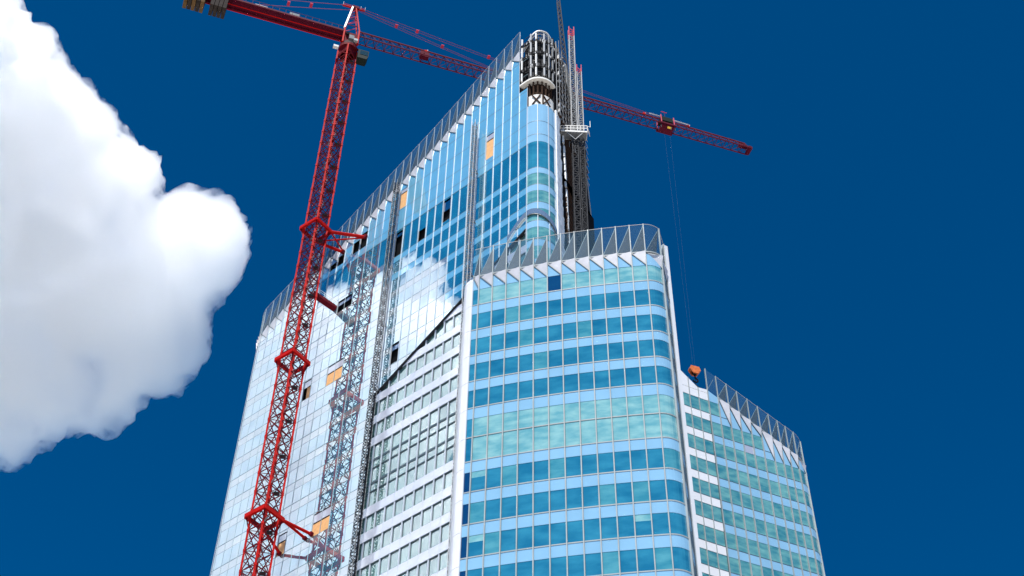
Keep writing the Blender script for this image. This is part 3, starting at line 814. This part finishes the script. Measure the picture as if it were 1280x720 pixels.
def hex_cab(c, sz):
    x, y, z_ = sz
    f = lambda u, v, w: c + J*u + Jn*v + Vector((0,0,w))
    cb.prism([f(-x,-y,-z_), f(x*.75,-y,-z_), f(x,-y,-z_*.2), f(x,-y,z_), f(-x,-y,z_)], [f(-x,y,-z_), f(x*.75,y,-z_), f(x,y,-z_*.2), f(x,y,z_), f(-x,y,z_)], M['cab'])
    g_ = [f(x*.77,-y*.85,-z_*.95), f(x*1.01,-y*.85,-z_*.2), f(x*1.01,y*.85,-z_*.2), f(x*.77,y*.85,-z_*.95)]
hex_cab(cc, (.95, .8, 1.25))
for o in (.82, -.82): cb.prism([cc+J*-.6+Jn*o+Vector((0,0,-.2)), cc+J*.8+Jn*o+Vector((0,0,-.2)), cc+J*.8+Jn*o+Vector((0,0,1.0)), cc+J*-.6+Jn*o+Vector((0,0,1.0))], [cc+J*-.6+Jn*o*1.03+Vector((0,0,-.2)), cc+J*.8+Jn*o*1.03+Vector((0,0,-.2)), cc+J*.8+Jn*o*1.03+Vector((0,0,1.0)), cc+J*-.6+Jn*o*1.03+Vector((0,0,1.0))], M['cab_glass'])
cb.bar(cc+Vector((0,0,1.2)), JP(1.2, 217.6, .6), .25, M['red_dark'])
cab_o = cb.build('operator_cab', crane)
jb = MB(); ZB, ZTJ = 221.2, 223.9; TIP = 78.4
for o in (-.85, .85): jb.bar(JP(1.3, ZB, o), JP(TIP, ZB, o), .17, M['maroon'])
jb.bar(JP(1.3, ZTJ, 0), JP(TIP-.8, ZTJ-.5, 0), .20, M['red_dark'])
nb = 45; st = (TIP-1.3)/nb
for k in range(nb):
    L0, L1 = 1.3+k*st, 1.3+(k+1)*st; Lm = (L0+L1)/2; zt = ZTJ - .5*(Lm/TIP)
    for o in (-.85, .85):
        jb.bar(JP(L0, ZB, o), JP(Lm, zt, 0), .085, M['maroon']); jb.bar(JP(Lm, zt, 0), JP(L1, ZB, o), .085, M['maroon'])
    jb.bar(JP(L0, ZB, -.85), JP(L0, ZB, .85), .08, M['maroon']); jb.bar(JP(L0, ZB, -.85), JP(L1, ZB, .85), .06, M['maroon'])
for L_ in (14, 28.5, 43, 57, 66): jb.box(JP(L_, ZTJ-.1, 0), (.5, .3, .5), M['red'], R(17.6)); jb.box(JP(L_+.3, ZTJ+.25, 0), (.2, .2, .2), M['white_paint'], R(17.6))
jb.box(JP(13.8, 222.2, 0), (1.6, .9, 1.5), M['maroon'], R(17.6)); jb.tube(JP(TIP, ZB+.3, -.8), JP(TIP, ZB+.3, .8), .45, M['maroon'], 12); jb.bar(JP(TIP, ZB, -.85), JP(TIP, ZB, .85), .2, M['red_dark']); jb.bar(JP(TIP, ZB+.2, 0), JP(TIP-.8, ZTJ-.5, 0), .3, M['red_dark']); jb.box(JP(TIP-1.2, 222.3, 0), (1.6, .8, .5), M['maroon'], R(17.6))
jb.tube(JP(66, ZTJ+.1, .2), JP(58, ZTJ+.3, .2), .12, M['white_paint'], 6)
jb.build('jib', crane)
tr = MB(); tL = 61.3
for o in (-1.05, 1.05):
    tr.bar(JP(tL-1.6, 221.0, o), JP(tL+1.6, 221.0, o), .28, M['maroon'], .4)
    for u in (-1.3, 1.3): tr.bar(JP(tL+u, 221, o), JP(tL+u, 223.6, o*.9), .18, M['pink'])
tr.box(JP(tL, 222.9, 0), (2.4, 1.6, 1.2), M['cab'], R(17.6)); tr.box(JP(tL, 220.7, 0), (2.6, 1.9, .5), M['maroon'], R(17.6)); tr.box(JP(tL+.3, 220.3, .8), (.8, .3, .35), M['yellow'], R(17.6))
for u in (-1.4, .6, 1.4): tr.bar(JP(tL+u, 220.6, .9), JP(tL+u, 219.6, .9), .12, M['steel_dark'])
tr.bar(JP(tL, 224.2, 0), JP(tL, 226.2, 0), .06, M['maroon']); tr.bar(JP(tL-.7, 226.2, 0), JP(tL+.5, 226.2, 0), .10, M['pink'])
tr.build('trolley', crane)
ch = MB(); AP = JP(-.2, 231.2)
for L_, o, m, w in ((-1.4, -.95, 'pink', .26), (-1.4, .95, 'white_paint', .30), (1.4, -.95, 'red', .22), (1.4, .95, 'red', .22)):  # left legs pink and white: sunlight on the red put into the colour
    ch.bar(JP(L_, 222.2, o), AP + Jn*(o*.28) + J*(L_*.2), w, M[m])
for t in (.2, .45, .7):
    for o in (-.95, .95):
        a = JP(-1.4, 222.2, o).lerp(AP+Jn*(o*.28)-J*.28, t); b = JP(1.4, 222.2, o).lerp(AP+Jn*(o*.28)+J*.28, t); b2 = JP(1.4, 222.2, o).lerp(AP+Jn*(o*.28)+J*.28, t+.2)
        ch.bar(a, b, .09, M['red_dark']); ch.bar(a, b2, .08, M['pink'])
ch.bar(AP-J*2.2, AP+J*2.0, .3, M['red'], .25); ch.box(AP+J*.2, (1.2, .9, .6), M['red_dark'], R(17.6))
for u in (-2.1, 1.2, 2.0): ch.bar(AP+J*u, AP+J*u+Vector((0,0,1.3)), .06, M['steel_pale'])
ch.bar(AP-J*2.1+Vector((0,0,.7)), AP+J*2+Vector((0,0,.7)), .05, M['red'])
ch.build('tower_head', crane)
cj = MB(); CL = -24.0
for o in (-1.0, 1.0):
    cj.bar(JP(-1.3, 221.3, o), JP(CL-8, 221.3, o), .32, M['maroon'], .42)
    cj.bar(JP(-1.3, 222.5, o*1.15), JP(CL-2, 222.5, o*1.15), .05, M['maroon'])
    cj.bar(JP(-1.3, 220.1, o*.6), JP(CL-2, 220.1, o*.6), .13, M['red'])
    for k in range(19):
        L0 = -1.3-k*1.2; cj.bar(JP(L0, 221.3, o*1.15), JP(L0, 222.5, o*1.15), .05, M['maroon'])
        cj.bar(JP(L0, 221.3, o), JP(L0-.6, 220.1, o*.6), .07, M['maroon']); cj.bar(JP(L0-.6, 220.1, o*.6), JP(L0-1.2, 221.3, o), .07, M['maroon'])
cj.prism([JP(-1.3, 221.3, -.9), JP(CL-2, 221.3, -.9), JP(CL-2, 221.3, .9), JP(-1.3, 221.3, .9)], [JP(-1.3, 221.36, -.9), JP(CL-2, 221.36, -.9), JP(CL-2, 221.36, .9), JP(-1.3, 221.36, .9)], M['maroon'])
cj.box(JP(-10.5, 222.2, 0), (1.8, 1.3, 1.5), M['steel'], R(17.6)); cj.box(JP(-16.5, 222.2, 0), (2.2, 1.0, 1.0), M['steel_pale'], R(17.6)); cj.box(JP(-12.6, 222.4, -.9), (.8, .5, .6), M['steel_pale'], R(17.6))
cj.build('counter_jib', crane)
def cw(L_, n, m):
    for k in range(n):
        c_ = MB(); c_.prism([JP(L_-k*.72, 217.6, -1.2), JP(L_-k*.72-.62, 217.6, -1.2), JP(L_-k*.72-.62, 217.6, 1.2), JP(L_-k*.72, 217.6, 1.2)], [JP(L_-k*.72, 221.6, -1.2), JP(L_-k*.72-.62, 221.6, -1.2), JP(L_-k*.72-.62, 221.6, 1.2), JP(L_-k*.72, 221.6, 1.2)], m[k % len(m)]); c_.build('counterweight', crane)
cw(-22.2, 4, [M['counterweight']]); cw(-26.0, 5, [M['counterweight_tan'], M['counterweight']])
tb = MB()
A2 = AP + Vector((0,0,.1))
def sag(mb, p, q, r, m, s_=.0, n=8):
    prev = p
    for k in range(1, n+1):
        t = k/n; c_ = p.lerp(q, t) - Vector((0,0,s_*4*t*(1-t))); mb.tube(prev, c_, r, m, 5); prev = c_
for o in (-.25, .25):
    sag(tb, A2+Jn*o, JP(28.5, ZTJ, o*.5), .035, M['tie'], .3); sag(tb, A2+Jn*o+Vector((0,0,.3)), JP(66, ZTJ-.3, o*.5), .035, M['tie'], .8)
    sag(tb, A2+Jn*o*2, JP(CL, 222.2, o*3.6), .04, M['tie'], .2)
for L_, zz_ in ((8, 229.3), (17, 226.9), (12, 229.5), (26, 227.8)): tb.box(JP(L_, zz_, 0), (.5, .7, .22), M['pink'], R(17.6))
for L_ in (-8, -12): tb.box(JP(L_, 231.2+(L_)*(9/23.), 0), (.5, .9, .25), M['pink'], R(17.6))
tb.build('tie_bar', crane)
rp_ = MB()
for du, dv in ((-.30, .2), (.30, .2)):
    rp_.tube(JP(tL+du*2, 220.5, dv), JP(tL+du*.6, 157.6, dv*.5), .007, M['cable'], 5)
rp_.build('hoist_rope', crane)
hk = MB()
for o in (-.35, .35): hk.prism([JP(tL-.9, 156.9, o), JP(tL-.4, 156.1, o), JP(tL+.4, 156.1, o), JP(tL+.9, 156.9, o), JP(tL+.7, 157.6, o), JP(tL-.7, 157.6, o)], [JP(tL-.9, 156.9, o+.12), JP(tL-.4, 156.1, o+.12), JP(tL+.4, 156.1, o+.12), JP(tL+.9, 156.9, o+.12), JP(tL+.7, 157.6, o+.12), JP(tL-.7, 157.6, o+.12)], M['orange'])
for u in (-.5, .5): hk.tube(JP(tL+u, 157.0, -.3), JP(tL+u, 157.0, .4), .42, M['orange'], 14)
hk.box(JP(tL, 156.4, .05), (.5, .5, .5), M['steel_dark'], R(17.6)); hk.tube(JP(tL, 156.2, .05), JP(tL, 155.3, .05), .12, M['black'], 8)
prev = None
for k in range(9):
    t = R(90-k*32); c_ = JP(tL+.42*math.cos(t), 154.9+.42*math.sin(t), .05)
    if prev: hk.tube(prev, c_, .12, M['black'], 7)
    prev = c_
hk.tube(JP(tL, 155.4, .05), JP(tL, 153.6, .05), .05, M['black'], 6)
hk.build('hook_block', crane)

# ------------------------------------------------------------------ hoist masts
def lattice(name, label, cat, c, z0, z1, w, rz, m, m2, group, red=0, sec_=1.5, ties=None, br=.05, chord_=.07):
    root = thing(name, label, cat, (c[0], c[1], z0), group)
    b_ = MB(); cs = [Vector((c[0]+w/2*math.cos(rz+R(45+90*k))*1.414, c[1]+w/2*math.sin(rz+R(45+90*k))*1.414, 0)) for k in range(4)]
    n = int((z1-z0)/sec_)
    for p in cs:
        if red: b_.bar(up(p, z0), up(p, 170), chord_, M['steel_dark']); b_.bar(up(p, 170), up(p, z1-red), chord_, m2)  # chords below the platform darkened, shade put into the steel colour
        else: b_.bar(up(p, z0), up(p, z1), chord_, m2)
    t_ = MB()
    for k in range(n+1):
        za = z0+k*sec_; zb = za+sec_; tgt = t_ if za > z1-red-.1 else b_; mm = M['pink'] if tgt is t_ else (M['steel_dark'] if red and zb < 170.5 else m)  # bracing below the platform darkened for shade likewise
        if zb > z1+.1: break
        for f in range(4):
            p, q = cs[f], cs[(f+1) % 4]
            tgt.bar(up(p, za), up(q, za), br*1.1, mm)
            tgt.bar(up(p, za), up(q, zb), br, mm) if (k+f) % 2 else tgt.bar(up(q, za), up(p, zb), br, mm)
            tgt.bar(up(p, za+sec_/2), up(q, za+sec_/2), br*.8, mm)
    for p in cs:
        if red: t_.bar(up(p, z1-red), up(p, z1), chord_*1.2, M['pink'])
    b_.build('mast', root)
    if t_.f: t_.build('mast_top', root)
    if ties:
        for k, (za, target) in enumerate(ties):
            tt = MB(); tt.bar(up(cs[0], za), target, .09, M['steel']); tt.bar(up(cs[1], za), target, .09, M['steel']); tt.build('wall_tie', root)
    return root
G = 'lattice hoist masts on the tower'
h1 = LF(12.05, 0, 1.15)
lattice('hoist_mast', 'grey lattice hoist mast on the mirror facade beside the curved bay', 'hoist mast', h1, 0, 174.6, .62, R(-41), M['steel'], M['steel_pale'], G, ties=[(z_, LF(12.05, z_, .0)) for z_ in (60, 80, 100, 115, 130, 141, 152, 163)], sec_=1.0, br=.055)
h2 = LF(-3.75, 0, 1.0)
lattice('hoist_mast', 'grey lattice hoist mast on the mirror facade nearest the red crane', 'hoist mast', h2, 0, 173.2, .68, R(-41), M['steel_dark'], M['steel'], G, ties=[(z_, LF(-3.75, z_, .0)) for z_ in (80, 95, 107, 118, 130, 142, 154, 166)], sec_=1.0, br=.06)
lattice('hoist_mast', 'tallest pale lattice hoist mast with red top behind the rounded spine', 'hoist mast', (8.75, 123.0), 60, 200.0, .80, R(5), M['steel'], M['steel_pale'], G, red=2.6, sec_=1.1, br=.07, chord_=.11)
lattice('hoist_mast', 'shorter pale lattice hoist mast with red top beside the taller one', 'hoist mast', (9.75, 123.2), 60, 189.4, .70, R(5), M['steel'], M['steel_pale'], G, red=1.9, sec_=1.1, br=.07, chord_=.10)
pf = thing('mast_climber_platform', 'white railed work platform hung on two pale hoist masts', 'work platform', (8.6, 122.4, 170.4))
d_ = MB(); d_.box((8.6, 122.5, 170.3), (3.9, 1.5, .28), M['white_paint'], R(2)); d_.box((8.6, 122.5, 170.15), (3.7, 1.3, .1), M['steel'], R(2)); d_.build('deck', pf)
g_ = MB()
for z_ in (171.0, 171.6):
    g_.bar((6.65, 121.75, z_), (10.55, 121.75, z_), .09, M['white_paint']); g_.bar((6.65, 123.2, z_), (10.55, 123.2, z_), .07, M['white_paint'])
    g_.bar((6.65, 121.75, z_), (6.65, 123.2, z_), .07, M['white_paint']); g_.bar((10.55, 121.75, z_), (11.0, 123.2, z_), .07, M['white_paint'])
for k in range(9): g_.bar((6.65+.4875*k, 121.75, 170.4), (6.65+.4875*k, 121.75, 171.6), .06, M['white_paint'])
g_.bar((11.0, 121.9, 171.5), (11.0, 121.9, 173.0), .07, M['white_paint']); g_.bar((10.4, 121.8, 171.6), (11.0, 121.9, 171.6), .07, M['white_paint'])
g_.build('guard_rail', pf)
v_ = MB(); v_.bar((7.6, 121.9, 170.1), (8.8, 122.2, 168.9), .09, M['steel_pale']); v_.bar((9.9, 121.9, 170.1), (8.8, 122.2, 168.9), .09, M['steel_pale']); v_.build('bracket', pf)
# second crane: dark boom behind
lc_ = thing('luffing_crane', 'dark slender lattice boom of a second crane rising behind the spine', 'crane', (9.6, 128.0, 60))
bm = MB(); p0 = Vector((8.6, 126.6, 176.0)); p1 = Vector((6.95, 125.4, 212.6)); ax = (p1-p0).normalized(); e1 = ax.cross(Vector((0,1,0))).normalized(); e2 = ax.cross(e1)
nb_ = 26
for k in range(nb_):
    t0, t1 = k/nb_, (k+1)/nb_; w0_ = .45*(1-.45*t0); w1_ = .45*(1-.45*t1)
    a = p0.lerp(p1, t0); b = p0.lerp(p1, t1)
    cA = [a+e1*x*w0_+e2*y*w0_ for x, y in ((-1,-1),(1,-1),(1,1),(-1,1))]; cB = [b+e1*x*w1_+e2*y*w1_ for x, y in ((-1,-1),(1,-1),(1,1),(-1,1))]
    for f in range(4):
        bm.bar(cA[f], cB[f], .11, M['steel_dark']); bm.bar(cA[f], cB[(f+1) % 4], .07, M['steel_dark']); bm.bar(cA[(f+1)%4], cB[f], .06, M['steel_dark'])
bm.build('boom', lc_)
bs = MB(); bs.box((8.9, 127.2, 174.8), (2.2, 2.2, 2.4), M['steel_dark']); bs.box((9.2, 128.4, 172.4), (3, 3, .5), M['steel_dark']); bs.tube((9.2, 128.4, 60), (9.2, 128.4, 172.3), .8, M['steel_dark'], 10); bs.build('base', lc_)

# ------------------------------------------------------------------ ground
def ground():
    m = mat('pale paving', (.42,.40,.37), .9, tint_noise=.15, noise_scale=.05)
    g = MB(); s_ = 6000; g.face([(-s_,-s_,0), (s_,-s_,0), (s_,s_,0), (-s_,s_,0)], m)
    o = g.build('ground'); o['kind'] = 'structure'
ground()


# ------------------------------------------------------------------ light
SUN_AZ, SUN_EL = 196., 62.
w = bpy.data.worlds.new('World'); bpy.context.scene.world = w; w.use_nodes = True
nt = w.node_tree; bg = nt.nodes['Background']
sky = nt.nodes.new('ShaderNodeTexSky'); sky.sky_type = 'NISHITA'; sky.sun_disc = False
sky.sun_elevation = R(SUN_EL); sky.sun_rotation = R(SUN_AZ); sky.altitude = 3500; sky.air_density = .75; sky.dust_density = .0; sky.ozone_density = 4.
mul = nt.nodes.new('ShaderNodeMix'); mul.data_type = 'RGBA'; mul.blend_type = 'MULTIPLY'; mul.inputs['Factor'].default_value = 1
mul.inputs['B'].default_value = (.0, .64, .98, 1)       # polarised, deep blue sky
nt.links.new(sky.outputs[0], mul.inputs['A']); nt.links.new(mul.outputs['Result'], bg.inputs['Color'])
bg.inputs['Strength'].default_value = .100
ld = bpy.data.lights.new('sun', 'SUN'); ld.energy = 4.8; ld.angle = R(.53); ld.color = (1, .96, .90)
lo_ = bpy.data.objects.new('sun', ld); C.objects.link(lo_)
sd_ = Vector((math.sin(R(SUN_AZ))*math.cos(R(SUN_EL)), math.cos(R(SUN_AZ))*math.cos(R(SUN_EL)), math.sin(R(SUN_EL))))
lo_.rotation_euler = sd_.to_track_quat('Z', 'Y').to_euler(); lo_.location = (-60, -60, 150)

# ------------------------------------------------------------------ camera
TH, RO = R(47.84), R(1.03)
fwd = Vector((0, math.cos(TH), math.sin(TH))); up0 = Vector((0, -math.sin(TH), math.cos(TH))); r0 = Vector((1,0,0))
uu = up0*math.cos(RO) - r0*math.sin(RO); rr = r0*math.cos(RO) + up0*math.sin(RO)
cd = bpy.data.cameras.new('camera'); cam = bpy.data.objects.new('camera', cd); C.objects.link(cam)
cd.sensor_width = 36; cd.lens = 36*1778/1280; cd.clip_end = 20000; cd.clip_start = .5
m3 = Matrix((rr, uu, -fwd)).transposed(); cam.matrix_world = Matrix.Translation((0,0,1.6)) @ m3.to_4x4()
sc_ = bpy.context.scene; sc_.camera = cam
sc_.view_settings.view_transform = 'Standard'; sc_.view_settings.look = 'None'; sc_.view_settings.exposure = .6; sc_.view_settings.gamma = 1
sc_.cycles.use_denoising = True
sc_.cycles.max_bounces = 8; sc_.cycles.transparent_max_bounces = 24; sc_.cycles.sample_clamp_indirect = 12

# =====CLOUDS=====
# ------------------------------------------------------------------ clouds
def pix_ray(x, y):
    return (fwd*1778 + rr*(x-640) + uu*(360-y)).normalized()
def keep_largest(me):
    """drop inner cavities left between the puffs"""
    import bmesh
    b = bmesh.new(); b.from_mesh(me); seen = set(); best = []
    for v in b.verts:
        if v in seen: continue
        st = [v]; seen.add(v); isl = []
        while st:
            q = st.pop(); isl.append(q)
            for e in q.link_edges:
                o = e.other_vert(q)
                if o not in seen: seen.add(o); st.append(o)
        if len(isl) > len(best): best = isl
    best = set(best)
    bmesh.ops.delete(b, geom=[v for v in b.verts if v not in best], context='VERTS')
    b.to_mesh(me); b.free()
def remesh(o, voxel, big=True):
    md = o.modifiers.new('r', 'REMESH'); md.mode = 'VOXEL'; md.voxel_size = voxel
    ev = o.evaluated_get(bpy.context.evaluated_depsgraph_get())
    me = bpy.data.meshes.new_from_object(ev); o.modifiers.clear(); o.data = me
    if big: keep_largest(me)
    return me
def displace(me, off, bands, swirl):
    n = [v.normal.copy() for v in me.vertices]
    for v, nn in zip(me.vertices, n):
        p = v.co; d = 0
        for sc, am in bands: d += am*(.45-1.5*abs(noise.noise(p/sc + off)))
        v.co = p + nn*d + (noise.noise_vector(p/swirl[0] + off)*swirl[1] if swirl else Vector())
    me.update()
def puffs_to_mesh(name, balls, voxel, seed_, k=1., big=True):
    import bmesh
    bmx = bmesh.new()
    for c, r in balls: bmesh.ops.create_icosphere(bmx, subdivisions=3 if r > 28*k else 2, radius=r, matrix=Matrix.Translation(c))
    me = bpy.data.meshes.new(name); bmx.to_mesh(me); bmx.free()
    o = bpy.data.objects.new(name, me); C.objects.link(o)
    off = Vector((seed_*13.1, seed_*7.7, seed_*3.3))
    displace(remesh(o, voxel*1.5, big), off, ((95.*k, 14.*k), (48.*k, 9.*k)), (60.*k, 6.*k))
    displace(remesh(o, voxel, big), off, ((32.*k, 12.*k), (16.*k, 7.*k)), (24.*k, 4.*k))
    o.data.polygons.foreach_set('use_smooth', [True]*len(o.data.polygons)); o.data.update()
    return o
def cloud_material(density=.022, albedo=1., g=.8, vary=True):
    m = bpy.data.materials.new('cloud vapour'); m.use_nodes = True; nt = m.node_tree
    for n in list(nt.nodes):
        if n.type != 'OUTPUT_MATERIAL': nt.nodes.remove(n)
    vs = nt.nodes.new('ShaderNodeVolumeScatter'); vs.inputs['Color'].default_value = (albedo, albedo, albedo, 1); vs.inputs['Density'].default_value = density; vs.inputs['Anisotropy'].default_value = g
    if vary:
        tc = nt.nodes.new('ShaderNodeTexCoord'); n = nt.nodes.new('ShaderNodeTexNoise'); n.inputs['Scale'].default_value = .021; n.inputs['Detail'].default_value = 6; n.inputs['Roughness'].default_value = .66
        mr = nt.nodes.new('ShaderNodeMapRange'); mr.inputs['From Min'].default_value = .42; mr.inputs['From Max'].default_value = .53; mr.inputs['To Min'].default_value = 0; mr.inputs['To Max'].default_value = density
        nt.links.new(tc.outputs['Object'], n.inputs['Vector']); nt.links.new(n.outputs['Fac'], mr.inputs['Value']); nt.links.new(mr.outputs['Result'], vs.inputs['Density'])
    nt.links.new(vs.outputs[0], nt.nodes['Material Output'].inputs['Volume'])
    return m
rnd = random.Random(4)
OUT = [(-200,-160),(-40,-40),(12,-6),(24,22),(60,38),(78,72),(96,104),(112,122),(150,148),(166,176),(192,196),(206,232),(172,243),(208,252),(236,236),(270,238),(300,262),(313,292),(301,312),(309,330),(286,346),(272,364),(283,380),(252,398),(256,420),(268,448),(240,466),(212,488),(178,500),(160,538),(128,548),(96,536),(60,546),(24,572),(-4,582),(-60,560),(-200,560)]
def inside(x, y):
    c = False
    for (x0, y0), (x1, y1) in zip(OUT, OUT[1:]+OUT[:1]):
        if (y0 > y) != (y1 > y) and x < (x1-x0)*(y-y0)/(y1-y0)+x0: c = not c
    return c
def edge_dist(x, y):
    best = 1e9
    for (x0, y0), (x1, y1) in zip(OUT, OUT[1:]+OUT[:1]):
        dx, dy = x1-x0, y1-y0; t = max(0, min(1, ((x-x0)*dx+(y-y0)*dy)/(dx*dx+dy*dy)))
        best = min(best, math.hypot(x-x0-t*dx, y-y0-t*dy))
    return best
def fill(n, rmin, rmax, depth, near=None):
    out = []
    while len(out) < n:
        x = rnd.uniform(-170, 320); y = rnd.uniform(-120, 585)
        if not inside(x, y): continue
        e = edge_dist(x, y)
        if near and e > near: continue
        r = min(rmax, max(e*1.02, 0)) 
        if r < rmin: continue
        r *= rnd.uniform(.75, 1.)
        d = 1700 + rnd.uniform(-1, 1)*depth*(1-.0*r/rmax)
        out.append((pix_ray(x, y)*d, (r+3)*d/1778))
    return out
balls = fill(50, 45, 95, 10) + fill(200, 18, 46, 34) + fill(330, 8, 20, 20, 30) + fill(60, 20, 34, 62)
o = puffs_to_mesh('cloud', balls, 6., 1)
o.data.materials.append(cloud_material(.13, 1., .83))
o.name = 'cloud'; tag(o, 'large bright white cumulus cloud beside the red crane mast', 'cloud')
def bank_dir(az, el): return Vector((math.sin(R(az))*math.cos(R(el)), math.cos(R(az))*math.cos(R(el)), math.sin(R(el))))
TC = Vector((-10, 138, 140))
def bank():
    b = []
    for _ in range(420):
        az = rnd.uniform(263, 292); el = rnd.uniform(22, 50)
        lim = 47.6 + 1.8*math.sin((az-262)*.35) - max(0, 266.5-az)*1.0
        r = rnd.uniform(22, 62)
        if el + math.degrees(r/1500)*.8 > lim or az - math.degrees(r/1500) < 261.6 + .25*math.sin(el*.9): continue
        b.append((TC + bank_dir(az, el)*(1500+rnd.uniform(-35, 35)), r))
    for _ in range(90):
        az = rnd.uniform(263, 285); lim = 47.6 + 1.8*math.sin((az-262)*.35) - max(0, 266.5-az)*1.0
        b.append((TC + bank_dir(az, lim-rnd.uniform(.4, 2.4))*(1500+rnd.uniform(-20, 20)), rnd.uniform(8, 24)))
    return b
o2 = puffs_to_mesh('cloud', bank(), 11., 5, 1.8)
o2.data.materials.append(cloud_material(.045, .975, .8, False)); tag(o2, 'second white cloud seen mirrored in the long glass facade', 'cloud')
sc_.cycles.volume_bounces = 32; sc_.cycles.max_bounces = 32; sc_.cycles.volume_step_rate = .25
sc_.cycles.diffuse_bounces = 3; sc_.cycles.glossy_bounces = 5
